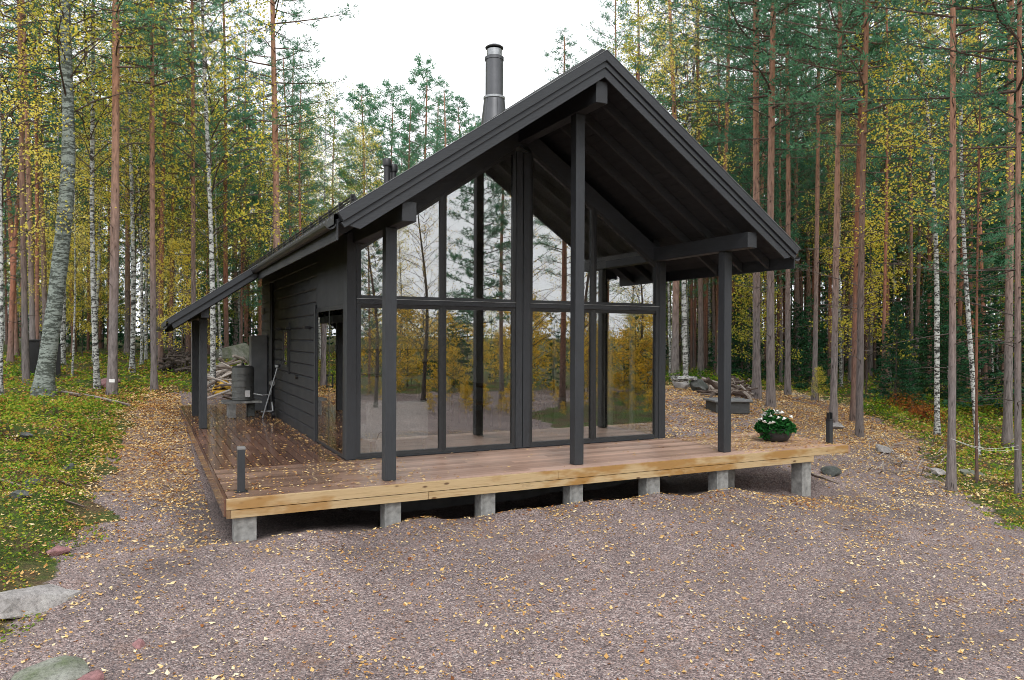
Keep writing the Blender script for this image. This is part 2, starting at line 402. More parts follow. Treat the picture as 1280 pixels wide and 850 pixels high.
def axis(lo, hi, fine, far, n):
    a = np.arange(lo, hi, fine); k = np.linspace(0, 1, n+1)[1:]
    up = hi + (far-hi)*k**2.4; dn = lo - (far+lo)*k**2.4
    return np.concatenate((dn[::-1], a, up))
gx = axis(-8, 18, .13, 330, 46); gy = axis(-9, 16, .13, 330, 46)
X, Y = np.meshgrid(gx, gy); Z = ground_z(X, Y)
rough = RNG.normal(0, .006, Z.shape); Z = Z + rough
V = np.stack((X, Y, Z), -1).reshape(-1, 3)
ny, nx = X.shape
idx = np.arange(nx*ny).reshape(ny, nx)
F = np.stack((idx[:-1, :-1], idx[:-1, 1:], idx[1:, 1:], idx[1:, :-1]), -1).reshape(-1, 4)
def ground_material():
    a = N('ground')
    at = a.n.new('ShaderNodeAttribute'); at.attribute_name = 'zone'
    sp = a.n.new('ShaderNodeSeparateColor'); a.link(at.outputs['Color'], sp.inputs[0])
    moss, lit, damp_shade = sp.outputs[0], sp.outputs[1], sp.outputs[2]
    # gravel: pebbles of several sizes, each with its own tint
    p1 = a.voronoi(62, out='Color'); p2 = a.voronoi(140, out='Color')
    s1 = a.n.new('ShaderNodeSeparateColor'); a.link(p1, s1.inputs[0])
    s2 = a.n.new('ShaderNodeSeparateColor'); a.link(p2, s2.inputs[0])
    g1 = a.ramp(s1.outputs[0], [(0, (.055, .048, .05)), (.3, (.15, .125, .128)), (.55, (.25, .213, .205)), (.8, (.38, .28, .255)), (1, (.62, .58, .56))])
    g2 = a.ramp(s2.outputs[1], [(0, (.05, .046, .052)), (.5, (.22, .188, .188)), (.8, (.36, .24, .21)), (1, (.62, .58, .56))])
    grav = a.mix(.45, g1, g2)
    big = a.noise(.8, 4, .6)
    grav = a.mix(1.0, grav, a.ramp(big, [(.3, (.72, .69, .69)), (.7, (1.14, 1.08, 1.06))]), 'MULTIPLY')
    grav = a.mix(a.ramp(a.noise(.35, 5, .62, None, .8), [(.50, 0), (.68, .45)]), grav, (.075, .062, .060))
    rust = a.ramp(a.noise(2.3, 6, .75), [(.58, 0), (.75, .4)])
    grav = a.mix(rust, grav, (.26, .13, .07))
    # leaf litter
    l1 = a.voronoi(38, out='Color'); sl = a.n.new('ShaderNodeSeparateColor'); a.link(l1, sl.inputs[0])
    litc = a.ramp(sl.outputs[0], [(0, (.08, .048, .038)), (.4, (.20, .13, .10)), (.75, (.36, .24, .16)), (1, (.55, .44, .34))])
    # moss / forest floor
    m1 = a.noise(26, 6, .7); m2 = a.noise(1.6, 4, .6)
    mc = a.ramp(m1, [(.3, (.018, .03, .008)), (.5, (.06, .10, .018)), (.72, (.15, .19, .03))])
    mb = a.ramp(m1, [(.3, (.03, .02, .012)), (.5, (.11, .075, .04)), (.75, (.24, .17, .08))])
    mossc = a.mix(a.ramp(m2, [(.42, 0), (.58, 1)]), mc, mb)
    brk = a.math('MULTIPLY', a.math('SUBTRACT', a.noise(7, 5, .7), .5), .9)
    mf = a.ramp(a.math('ADD', moss, brk), [(.42, 0), (.56, 1)])
    lf = a.ramp(a.math('ADD', lit, a.math('MULTIPLY', a.math('SUBTRACT', a.noise(22, 4, .7), .5), 1.1)), [(.42, 0), (.68, .7)])
    c = a.mix(lf, grav, litc); c = a.mix(mf, c, mossc)
    c = a.mix(a.math('MULTIPLY', damp_shade, .55), c, (.045, .038, .036))
    h = a.math('ADD', a.math('MULTIPLY', a.voronoi(62, out='Distance'), -1.4), a.math('MULTIPLY', m1, a.math('MULTIPLY', mf, 3)))
    a.bsdf(c, .9, a.bump(h, .8, .014), spec=.25); return a.m
M['ground'] = ground_material()
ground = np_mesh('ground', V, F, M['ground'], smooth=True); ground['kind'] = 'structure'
sd = poly_sd(X, Y, YARD)
moss_a = smooth01((-sd + wob(X, Y) + .25)/.5)*(1-.9*slope_zone(X, Y))
damp_shade = np.maximum.reduce([smooth01((Y+2.1)/.3)*smooth01((.6-Y)/.4)*smooth01((X+2.0)/.3)*smooth01((6.2-X)/.6),  # first mask paints the shade under the deck into the gravel; the rest is moisture
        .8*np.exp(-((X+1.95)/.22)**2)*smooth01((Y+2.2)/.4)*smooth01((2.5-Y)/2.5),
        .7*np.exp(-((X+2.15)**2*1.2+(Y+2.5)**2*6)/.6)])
zone = np.stack((moss_a, litter_zone(X, Y), damp_shade, np.ones_like(X)), -1).reshape(-1, 4).astype(np.float32)
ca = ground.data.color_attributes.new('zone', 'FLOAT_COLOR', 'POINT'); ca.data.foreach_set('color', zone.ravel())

# ------------------------------------------------------------------ cabin
W = 5.52; XA = 2.76; RZ = 5.39; SL = .684; DEP = 8.55
def roofz(x): return RZ - SL*abs(x-XA)
cabin = empty('cabin', (0, 0, 0), 'dark grey timber cabin with glazed gable front, steep roof and wide wooden terrace around it', 'cabin')
CA = cabin
# log side walls, one bevelled log per course (surface pattern kept in one mesh)
def log_wall(x0, x1, y0, y1, z0, z1, name, pitch=.2125):
    mb = MB(); z = z0
    while z < z1-.02:
        zt = min(z+pitch, z1); g = .017
        prof = [(x0, z+g), (x0, zt-g), (x0+g, zt-.001), (x1-g, zt-.001), (x1, zt-g), (x1, z+g), (x1-g, z+.001), (x0+g, z+.001)]
        mb.prism_y(prof, y0, y1); z += pitch
    return mb
left_w = log_wall(.0, .14, 2.06, DEP, -.04, 3.50, 'log_wall'); left_w.build('log_wall', 'paint_y', CA)
for a_, b_, c_, d_ in ((1.62, 2.4, -.04, 3.50), (5.0, DEP, -.04, 3.50), (2.401, 4.999, -.04, .385), (2.401, 4.999, 2.20, 3.50)):
    log_wall(W-.14, W, a_, b_, c_, d_, 'log_wall').build('log_wall', 'paint_y', CA)
fw_ = MB(); fw_.box(W-.12, W-.02, 2.402, 2.47, .39, 2.198); fw_.box(W-.12, W-.02, 4.93, 4.998, .39, 2.198); fw_.box(W-.12, W-.02, 2.47, 4.93, .39, .45); fw_.box(W-.12, W-.02, 2.47, 4.93, 2.13, 2.198); fw_.box(W-.12, W-.02, 3.66, 3.73, .45, 2.13)  # window added in the unseen wall to brighten the room
fo_ = fw_.build('window', 'white_paint', CA); fo_['label'] = 'white framed window added in the unseen right side wall to let light in'
MB().box(W-.08, W-.07, 2.47, 3.66, .45, 2.13).build('pane', 'glass', fo_); MB().box(W-.08, W-.07, 3.73, 4.93, .45, 2.13).build('pane', 'glass', fo_)
back = MB()
back.add([(.14, DEP-.14, -.04), (W-.14, DEP-.14, -.04), (W-.14, DEP-.14, 3.45), (XA, DEP-.14, 5.0), (.14, DEP-.14, 3.45),
          (.14, DEP-.01, -.04), (W-.14, DEP-.01, -.04), (W-.14, DEP-.01, 3.45), (XA, DEP-.01, 5.0), (.14, DEP-.01, 3.45)],
         [(0, 1, 2, 3, 4), (9, 8, 7, 6, 5), (0, 5, 6, 1), (1, 6, 7, 2), (2, 7, 8, 3), (3, 8, 9, 4), (4, 9, 5, 0)])
back.build('back_wall', 'paint_x', CA)
MB().box(.04, W-.04, .05, DEP-.03, -1.0, -.045).build('foundation', 'foundation', CA)
# inner lining
MB().box(.15, W-.15, .10, DEP-.16, -.04, .012).build('interior_floor', 'interior_floor', CA)
lin = MB(); lin.box(.143, .165, 2.06, DEP-.16, .014, 3.45); lin.build('interior_wall', 'interior_wall', CA)
lin = MB(); lin.box(W-.165, W-.143, 1.62, 2.4, .014, 3.45); lin.box(W-.165, W-.143, 5.0, DEP-.16, .014, 3.45); lin.box(W-.165, W-.143, 2.4, 5.0, 2.2, 3.45); lin.box(W-.165, W-.143, 2.4, 5.0, .014, .385); lin.build('interior_wall', 'interior_wall', CA)
lin = MB(); lin.add([(.17, 5.6, .014), (W-.17, 5.6, .014), (W-.17, 5.6, 3.2), (XA, 5.6, 4.85), (.17, 5.6, 3.2)], [(0, 1, 2, 3, 4)])
lin.add([(.17, 5.7, .014), (W-.17, 5.7, .014), (W-.17, 5.7, 3.2), (XA, 5.7, 4.85), (.17, 5.7, 3.2)], [(4, 3, 2, 1, 0)])
lin.build('interior_wall', 'interior_wall', CA)
cl = MB()
for s in (-1, 1):
    xe = XA + s*2.62
    P = [(XA, roofz(XA)-.40), (xe, roofz(xe)-.40), (xe, roofz(xe)-.36), (XA, roofz(XA)-.36)]
    cl.prism_y(P, .09, DEP-.16)
cl.build('ceiling', 'interior_ceiling', CA)
# front corner posts, centre post, eave walls over the glass
def vbox(x0, x1, y0, y1, z0, zt_fn):
    return MB().add([(x0, y0, z0), (x1, y0, z0), (x1, y1, z0), (x0, y1, z0), (x0, y0, zt_fn(x0)), (x1, y0, zt_fn(x1)), (x1, y1, zt_fn(x1)), (x0, y1, zt_fn(x0))],
                    [(0, 3, 2, 1), (4, 5, 6, 7), (0, 1, 5, 4), (1, 2, 6, 5), (2, 3, 7, 6), (3, 0, 4, 7)])
sof = lambda x: roofz(x)-.34
for x0, x1 in ((-.005, .132), (W-.132, W+.005)):
    vbox(x0, x1, -.03, .135, .002, lambda x: sof(x)).build('corner_post', 'paint_z', CA, bevel=.006)
for x0, x1 in ((2.635, 2.752), (2.762, 2.885)):
    vbox(x0, x1, -.03, .12, .002, lambda x: 4.62).build('centre_post', 'paint_z', CA, bevel=.006)
gt = lambda x: 2.985 + SL*((x-.25) if x < XA else (W-.25-x))       # top edge of the glass
# sloped head board over the glazing
hb = MB()
for s in (0, 1):
    a, b = (.134, XA) if s == 0 else (XA, W-.134)
    hb.prism_y([(a, gt(a)+.055), (b, gt(b)+.055), (b, sof(b)-.002), (a, sof(a)-.002)], -.022, .10)
hb.build('head_board', 'paint_x', CA)
# transom between the two storeys of glass
tr = MB()
for a, b in ((.134, 2.633), (2.887, W-.134)):
    tr.box(a, b, -.022, .09, 2.190, 2.262)
tr.build('transom', 'paint_x', CA, bevel=.004)
MB().box(.134, W-.134, -.02, .10, .0, .022).build('sill', 'paint_x', CA, bevel=.003)
# windows: frame (> ) and pane
def window_poly(poly, frame_w, y_out, y_in, label=None):
    """poly: outer outline in xz (counter-clockwise seen from the front); straight frame of width frame_w"""
    n = len(poly); P = [Vector((p[0], p[1])) for p in poly]; inner = []
    for i in range(n):
        a, b, c = P[i-1], P[i], P[(i+1) % n]
        e1 = (b-a).normalized(); e2 = (c-b).normalized()
        n1 = Vector((-e1.y, e1.x)); n2 = Vector((-e2.y, e2.x))
        k = 1 + n1.dot(n2); inner.append(b + (n1+n2)*(frame_w/k))
    V = []; F = []
    for p in P: V.append((p.x, y_out, p.y))
    for p in inner: V.append((p.x, y_out+.006, p.y))
    for p in P: V.append((p.x, y_in, p.y))
    for p in inner: V.append((p.x, y_in, p.y))
    for i in range(n):
        j = (i+1) % n
        F += [(i, j, n+j, n+i), (2*n+i, 3*n+i, 3*n+j, 2*n+j), (n+i, n+j, 3*n+j, 3*n+i), (i, 2*n+i, 2*n+j, j)]
    f = MB().add(V, F).build('window', 'frame_paint', CA)
    if label: f['label'] = label
    ym = (y_out+y_in)/2
    g = MB(); k = len(inner)
    c = sum(inner, Vector((0, 0)))/k
    V = [(p.x, ym, p.y) for p in inner] + [(p.x, ym+.012, p.y) for p in inner]
    F = [tuple(range(k)), tuple(range(2*k-1, k-1, -1))] + [(i, i+k, (i+1) % k+k, (i+1) % k) for i in range(k)]
    p = g.add(V, F).build('pane', 'glass', f)
    return f
bays = [(.134, 1.435), (1.437, 2.633), (2.887, 4.073), (4.075, W-.134)]
for a, b in bays:
    fa = .115 if a < .2 else .05
    window_poly([(a, .024), (b, .024), (b, 2.188), (a, 2.188)], .052, -.012, .055)
    window_poly([(a, 2.264), (b, 2.264), (b, gt(b)+.052), (a, gt(a)+.052)], .050, -.012, .055)
MB().box(.134, .20, -.018, .06, .024, 3.0).build('window_trim', 'paint_z', CA, bevel=.003)
MB().box(W-.20, W-.134, -.018, .06, .024, 3.0).build('window_trim', 'paint_z', CA, bevel=.003)
# flashing line on the transom, thin bright metal
fl = MB()
for a, b in ((.134, 2.633), (2.887, W-.134)): fl.box(a, b, -.034, -.013, 2.262, 2.268)
fl.build('drip_flashing', 'galvanised', CA)
# side glazing (sliding door) in the left and right walls
def side_door(x_out, x_in, y0, y1, xs):
    d = MB()
    w = .065; t0, t1 = min(x_out, x_in), max(x_out, x_in)
    d.box(t0, t1, y0, y0+w, .0, 2.19); d.box(t0, t1, y1-w, y1, .0, 2.19)
    d.box(t0, t1, y0+w, y1-w, 2.12, 2.19); d.box(t0, t1, y0+w, y1-w, .0, .05)
    ym = (y0+y1)/2; d.box(t0+.005, t1-.005, ym-.028, ym+.028, .05, 2.12)
    o = d.build('sliding_door', 'frame_paint' if xs < 0 else 'white_paint', CA, bevel=.004)
    xm = x_out+.004 if xs < 0 else (t0+t1)/2
    MB().box(xm, xm+.01, y0+w, ym-.028, .05, 2.12).build('pane', 'glass', o)
    MB().box(xm, xm+.01, ym+.028, y1-w, .05, 2.12).build('pane', 'glass', o)
    return o
ld = side_door(-.005, .10, .137, 2.058, -1)
ld2 = side_door(W-.10, W+.005, .137, 1.618, 1)
MB().box(.0, .14, .137, 2.058, 2.192, 3.42).build('wall_over_door', 'paint_y', CA)
MB().box(W-.14, W, .137, 1.618, 2.192, 3.42).build('wall_over_door', 'paint_y', CA)
MB().box(-.03, -.001, 2.03, 2.11, .0, 2.25).build('door_trim', 'paint_z', CA, bevel=.004)
hd = MB().box(-.055, -.035, 1.03, 1.05, .95, 1.15); hd.box(-.055, -.007, 1.03, 1.05, 1.13, 1.15); hd.box(-.055, -.007, 1.03, 1.05, .95, .97)
hd.build('handle', 'black_metal', ld)

# ---- porch posts and beams
for x0, x1, zt in ((.047, .187, 3.038), (2.686, 2.826, 4.755), (5.303, 5.443, 3.038)):
    p = MB().box(x0, x1, -1.72, -1.58, .003, zt).build('porch_post', 'paint_z', CA, bevel=.006)
for x0, x1 in ((.085, .256), (W-.256, W-.085)):
    MB().box(x0, x1, -2.235, -.001, 3.04, 3.262).build('eave_beam', 'paint_y', CA, bevel=.006)
MB().box(2.67, 2.845, -2.235, -.001, 4.757, 5.036).build('ridge_beam', 'paint_y', CA, bevel=.006)

# ---- roof
YB, YF = DEP+.65, -2.27
def slope_slab(mb, s, xa, xb, top, bot, y0, y1):
    """slab following the slope between |x-XA| = xa..xb, top and bot are vertical offsets from the roof plane"""
    P = [(XA+s*xa, RZ-SL*xa-top), (XA+s*xb, RZ-SL*xb-top), (XA+s*xb, RZ-SL*xb-bot), (XA+s*xa, RZ-SL*xa-bot)]
    if s > 0: P = P[::-1]
    mb.prism_y(P, y0, y1)
EV = 3.40
rf = MB()
for s in (-1, 1): slope_slab(rf, s, 0, EV, .05, .10, YF+.02, YB)
roof = rf.build('roof', 'paint_y', CA)
sf = MB()
for s in (-1, 1):
    t = 0.0                                   # tongue and groove boarding under the overhang
    while t < EV-.02:
        slope_slab(sf, s, t+.003, min(t+.118, EV), .102, .125, YF+.04, YB-.02); t += .121
sf.build('soffit_boards', 'soffit', roof)
rt = [-1.75, -1.18, -.60]
for yy in rt:
    for s in (-1, 1):
        r_ = MB(); slope_slab(r_, s, .09, EV-.02, .127, .27, yy-.024, yy+.024); r_.build('rafter', 'rafter_paint', roof)
# roof tiles: wavy metal tile sheet, one mesh, waves run up the slope
def tiles(s, xa, xb, y0, y1, lift=.0, base=None):
    nyy = int((y1-y0)/.035); ts = []
    d = xa
    steps = []
    while d < xb-.01: steps.append((d, min(d+.35, xb))); d += .35
    vs = []; fs = []
    yy = np.linspace(y0, y1, nyy)
    wv = .018*np.sin(yy/.19*2*PI)
    for k, (a, b) in enumerate(steps):
        for dd, up in ((a, .0), (b, .022)):
            x = XA + s*dd; z = RZ - SL*dd - .02 + up + lift
            for i in range(nyy): vs.append((x, yy[i], z+wv[i]))
        n0 = (2*k)*nyy
        for i in range(nyy-1): fs.append((n0+i, n0+i+1, n0+nyy+i+1, n0+nyy+i))
        if k+1 < len(steps):
            for i in range(nyy-1): fs.append((n0+nyy+i, n0+nyy+i+1, n0+2*nyy+i+1, n0+2*nyy+i))
    n1 = (2*len(steps)-1)*nyy; b0 = len(vs)
    for i in range(nyy): vs.append((XA+s*xb, yy[i], RZ-SL*xb-.085+lift))
    for i in range(nyy-1): fs.append((n1+i, n1+i+1, b0+i+1, b0+i))
    return vs, fs
for s in (-1, 1):
    v, f = tiles(s, .0, EV+.05, YF+.02, YB); MB().add(v, f).build('roof_tiles', 'frame_paint', roof)
rc = MB(); rc.tube([(XA, YF+.02, RZ-.01), (XA, YB, RZ-.01)], .07, 10); rc.build('ridge_cap', 'frame_paint', roof, smooth=True)
# stepped barge boards on the front gable (three bands per side)
def barge(y0, y1, top, bot, e_top, e_bot, s):
    a = MB()
    P = [(XA, RZ-top), (XA+s*e_top, RZ-top-SL*e_top), (XA+s*e_bot, RZ-bot-SL*e_bot), (XA, RZ-bot)]
    if s > 0: P = P[::-1]
    a.prism_y(P, y0, y1); return a
for s in (-1, 1):
    barge(-2.345, -2.275, -.015, .115, 3.425, 3.365, s).build('bargeboard', 'paint_x', roof, bevel=.004)
    barge(-2.318, -2.274, .117, .195, 3.385, 3.345, s).build('bargeboard', 'paint_x', roof, bevel=.003)
    barge(-2.298, -2.274, .197, .318, 3.300, 3.170, s).build('bargeboard', 'paint_x', roof, bevel=.003)
    # bright folded metal edge
    barge(-2.352, -2.262, -.022, -.017, 3.43, 3.43, s).build('verge_flashing', 'galvanised', roof)
    barge(YB, YB+.05, -.015, .25, 3.425, 3.30, s).build('bargeboard', 'paint_x', roof)
# gutters
for s in (-1, 1):
    g = MB(); xg = XA + s*(EV+.085); zg = RZ - SL*EV - .115
    prof = []
    for k in range(9):
        t = PI + PI*k/8; prof.append((xg+.062*math.cos(t), zg+.062*math.sin(t)))
    for k in range(8, -1, -1):
        t = PI + PI*k/8; prof.append((xg+.056*math.cos(t), zg+.002+.056*math.sin(t)))
    y1 = 4.05 if s < 0 else YB
    g.prism_y(prof[::-1], -2.24, y1); g.build('gutter', 'black_metal', roof)
    MB().box(*sorted((XA+s*(EV-.0), XA+s*(EV+.018))), -2.25, y1, RZ-SL*EV-.29, RZ-SL*EV-.06).build('eave_board', 'paint_y', roof)
# snow guard along the left eave
sg = MB()
xs_ = XA-3.05; zs = roofz(xs_)
for k in (0, 1, 2): sg.tube([(xs_, -1.55, zs+.035+.04*k), (xs_, 8.6, zs+.035+.04*k)], .012, 6)
for yy in np.arange(-1.45, 8.6, .62):
    sg.add([(xs_-.012, yy-.02, zs-.02), (xs_+.10, yy-.02, zs+.03), (xs_+.012, yy-.02, zs+.14), (xs_-.02, yy-.02, zs+.14),
            (xs_-.012, yy+.02, zs-.02), (xs_+.10, yy+.02, zs+.03), (xs_+.012, yy+.02, zs+.14), (xs_-.02, yy+.02, zs+.14)],
           [(0, 1, 2, 3), (7, 6, 5, 4), (0, 4, 5, 1), (1, 5, 6, 2), (2, 6, 7, 3), (3, 7, 4, 0)])
sg.build('snow_guard', 'black_metal', roof)

# ---- side canopy roof (continuation of the left slope) with its posts
cy0, cy1 = 4.1, YB
E2 = 4.93
cr = MB(); slope_slab(cr, -1, EV+.02, E2, .05, .10, cy0+.03, cy1); can = cr.build('canopy_roof', 'paint_y', CA)
v, f = tiles(-1, EV+.02, E2+.03, cy0+.03, cy1); MB().add(v, f).build('roof_tiles', 'frame_paint', can)
cs = MB(); t = EV+.02
while t < E2-.02: slope_slab(cs, -1, t, min(t+.118, E2), .102, .125, cy0+.04, cy1-.02); t += .121
cs.build('soffit_boards', 'soffit', can)
for yy in np.arange(4.6, cy1, .9):
    r_ = MB(); slope_slab(r_, -1, 2.95, E2-.05, .127, .25, yy-.024, yy+.024); r_.build('rafter', 'soffit', can)
def barge2(y0, y1, top, bot, a_, b_):
    return MB().prism_y([(XA-a_, RZ-top-SL*a_), (XA-b_, RZ-top-SL*b_), (XA-b_+.04, RZ-bot-SL*(b_-.04)), (XA-a_, RZ-bot-SL*a_)], y0, y1)
barge2(4.02, 4.085, -.015, .105, EV+.03, E2+.02).build('bargeboard', 'paint_x', can, bevel=.003)
barge2(4.05, 4.084, .107, .225, EV+.03, E2-.05).build('bargeboard', 'paint_x', can, bevel=.003)
barge2(4.01, 4.09, -.022, -.017, EV+.03, E2+.03).build('verge_flashing', 'galvanised', can)
MB().box(-1.63, -1.49, 4.16, 9.0, 2.06, 2.235).build('canopy_beam', 'paint_y', can, bevel=.005)
for yy in (4.58, 7.02):
    MB().box(-1.63, -1.49, yy, yy+.14, .003, 2.058).build('canopy_post', 'paint_z', can, bevel=.006)
gut = MB(); xg = XA-E2-.07; zg = RZ-SL*E2-.12
prof = [(xg+.062*math.cos(PI+PI*k/8), zg+.062*math.sin(PI+PI*k/8)) for k in range(9)] + [(xg+.056*math.cos(PI+PI*k/8), zg+.002+.056*math.sin(PI+PI*k/8)) for k in range(8, -1, -1)]
gut.prism_y(prof[::-1], 4.1, cy1).build('gutter', 'black_metal', can)

# ---- chimney and vents
def chimney():
    x, y = 2.86, 1.30
    zb = roofz(x)-.02
    c = MB().lathe([(.235, 0), (.225, .12), (.175, .52)], 36, (x, y, zb)).build('chimney', 'chimney_metal', CA, smooth=True)
    MB().lathe([(.178, 0), (.186, .01), (.186, .045), (.17, .055)], 36, (x, y, zb+.52)).build('collar', 'galvanised', c, smooth=True)
    z1 = zb+.575
    MB().lathe([(.152, 0), (.152, 6.545-z1)], 36, (x, y, z1)).build('flue_pipe', 'chimney_metal', c, smooth=True)
    MB().lathe([(.163, 0), (.163, .05), (.150, .06)], 36, (x, y, 6.50)).build('band', 'chimney_metal', c, smooth=True)
    MB().lathe([(.13, 0), (.13, .12)], 36, (x, y, 6.562)).build('flue_liner', 'galvanised', c, smooth=True)
    MB().lathe([(.06, .0), (.15, .012), (.158, .03), (.12, .06), (.05, .075)], 36, (x, y, 6.69)).build('rain_cap', 'chimney_metal', c, smooth=True)
    seam = MB()
    for k in range(6):
        t = 2*PI*k/6+.4; seam.tube([(x+.236*math.cos(t), y+.236*math.sin(t), zb), (x+.178*math.cos(t), y+.178*math.sin(t), zb+.52)], .006, 5)
    seam.build('seam', 'chimney_metal', c)
chimney()
for (x, y, h, r) in ((1.47, 3.0, 4.97, .058), (1.62, 3.10, 4.90, .06)):
    v = MB().lathe([(r*1.4, 0), (r, .1), (r, h-roofz(x)-.0)], 20, (x, y, roofz(x)-.05)).build('roof_vent', 'black_metal', CA, smooth=True)
    MB().lathe([(r*1.35, 0), (r*1.4, .02), (r*1.4, .10), (r*1.1, .14)], 20, (x, y, h-.09)).build('vent_cap', 'black_metal', v, smooth=True)

# ---- details on the left wall
wn = MB(); wn.box(-.02, .02, 4.75, 4.79, 1.12, 1.85); wn.box(-.02, .02, 5.25, 5.29, 1.12, 1.85); wn.box(-.02, .02, 4.79, 5.25, 1.81, 1.85); wn.box(-.02, .02, 4.79, 5.25, 1.12, 1.16)
w_ = wn.build('window', 'frame_paint', CA); w_['label'] = 'narrow dark window in the log side wall'
MB().box(-.006, -.002, 4.792, 5.248, 1.162, 1.808).build('pane', 'glass', w_)
ck = MB(); ck.box(-.035, -.001, 4.55, 4.60, 1.0, 2.0); ck.build('shutter_bar', 'black_metal', CA)
MB().tube([(-.05, 6.6, 2.9), (-.05, 6.6, 2.0), (-.05, 6.6, .08)], .045, 10).build('downpipe', 'black_metal', CA)
for yy in (2.55, 4.45, 5.75):
    l_ = MB().box(-.10, -.001, yy, yy+.09, 1.86, 1.91).build('wall_lamp', 'black_metal', CA, bevel=.004)
MB().tube([(-.03, 8.1, 2.25), (-.03, 8.1, 2.40)], .035, 10).build('sensor', 'label_white', CA)
MB().tube([(0.0, 3.7, .98), (-.05, 3.7, .98)], .035, 10).build('valve_plate', 'black_metal', CA)
# meter cabinet at the far wall corner
MB().box(-.36, -.002, 7.55, 7.95, .02, 1.75).build('meter_cabinet', 'plastic_grey', CA, bevel=.01)

# ------------------------------------------------------------------ deck
deck = empty('wooden_deck', (0, 0, 0), 'wet reddish plank terrace wrapped round the cabin on concrete blocks', 'deck')
pl = MB()
y = -1.905
while y < -.06:
    x = -1.725
    cuts = [-1.725] + sorted(random.uniform(-1, 7.2) for _ in range(2)) + [7.715]
    for a, b in zip(cuts[:-1], cuts[1:]):
        if b-a > .05: pl.box(a+.001, b-.001, y, min(y+.116, -.04), -.030, random.uniform(-.0012, 0))
    y += .1235
pl.build('decking', 'deck_front', deck)
pl = MB(); x = -1.725
while x < -.03:
    b = min(x+.115, -.016)
    cuts = [-.045] + sorted(random.uniform(1, 9) for _ in range(2)) + [9.8]
    for a_, b_ in zip(cuts[:-1], cuts[1:]):
        if b_-a_ > .05: pl.box(x, b, a_+.001, b_-.001, -.030, random.uniform(-.0012, 0))
    x += .1235
pl.build('decking', 'deck_side', deck)
for a_, b_ in ((-1.742, 2.298), (2.302, 7.73)): MB().box(a_, b_, -1.946, -1.906, -.120, -.004).build('fascia_board', 'fresh_pine', deck, bevel=.003)
for a_, b_ in ((-1.70, .518), (.522, 4.348), (4.352, 6.95)): MB().box(a_, b_, -1.941, -1.906, -.214, -.127).build('fascia_board', 'fresh_pine', deck, bevel=.003)
MB().box(-1.765, -1.727, -1.90, 9.8, -.20, -.006).build('side_board', 'deck_side', deck, bevel=.004)
MB().box(-1.742, -1.702, -1.944, -1.908, -.212, -.122).build('end_block', 'chair_wood', deck)
MB().box(7.732, 7.77, -1.94, -.05, -.14, -.006).build('side_board', 'deck_front', deck, bevel=.004)
js = MB()
for x in np.arange(-1.3, 6.9, .6): js.box(x, x+.045, -1.90, -.1, -.20, -.033)
js.box(-1.7, 6.9, -.14, -.045, -.20, -.033)
js.build('joists', 'chair_wood', deck)
blk_lab = {
 0: 'concrete block under the left front corner of the deck', 1: 'concrete block under the deck in line with the left porch post',
 2: 'concrete block under the deck between left and centre porch posts', 3: 'concrete block under the deck just below the centre porch post',
 4: 'concrete block under the deck between the centre and right porch posts', 5: 'pale concrete block under the deck below the right porch post',
 6: 'dark concrete block set back beneath the deck behind the right porch post', 7: 'tallest concrete pillar standing alone at the right end of the deck'}
for i, (x0, x1, y0, y1, zt) in enumerate([(-1.66, -1.43, -1.89, -1.69, -.213), (-.0, .20, -1.88, -1.68, -.213), (1.23, 1.43, -1.88, -1.68, -.213), (2.52, 2.72, -1.88, -1.68, -.213),
        (3.76, 3.99, -1.88, -1.68, -.213), (5.03, 5.25, -1.88, -1.68, -.213), (5.62, 5.80, -1.42, -1.22, -.213), (6.76, 6.95, -1.89, -1.66, -.213)]):
    zb = -1.15
    b = MB(); b.box(x0, x1, y0, y1, zb, zt)
    o = b.build('concrete_block', 'concrete', None, bevel=.006, origin=(x0, y0, zb))
    setprops(o, blk_lab[i], 'concrete block', 'concrete blocks carrying the deck')

# bollard lamps on the deck
def bollard(x, y, h, lab, rods=False):
    t = empty('deck_lamp', (x, y, 0), lab, 'bollard lamp')
    s_ = .038
    MB().box(-s_, s_, -s_, s_, .002, h-.03).build('post', 'paint_z', t, bevel=.004)
    MB().box(-s_-.004, s_+.004, -s_-.004, s_+.004, h-.03, h).build('lamp_head', 'lamp_glass' if not rods else 'black_metal', t, bevel=.003)
    MB().box(-s_-.03, s_+.03, -s_-.03, s_+.03, .001, .008).build('foot_plate', 'black_metal', t)
    if rods:
        for dx in (-.03, .03):
            MB().box(dx-.006, dx+.006, -.03, .03, h, h+.11).build('bracket', 'black_metal', t)
bollard(-1.56, -1.60, .50, 'short dark bollard lamp at the left front corner of the deck')
bollard(7.60, -1.68, .40, 'short dark bollard with two open prongs at the right end of the deck', True)

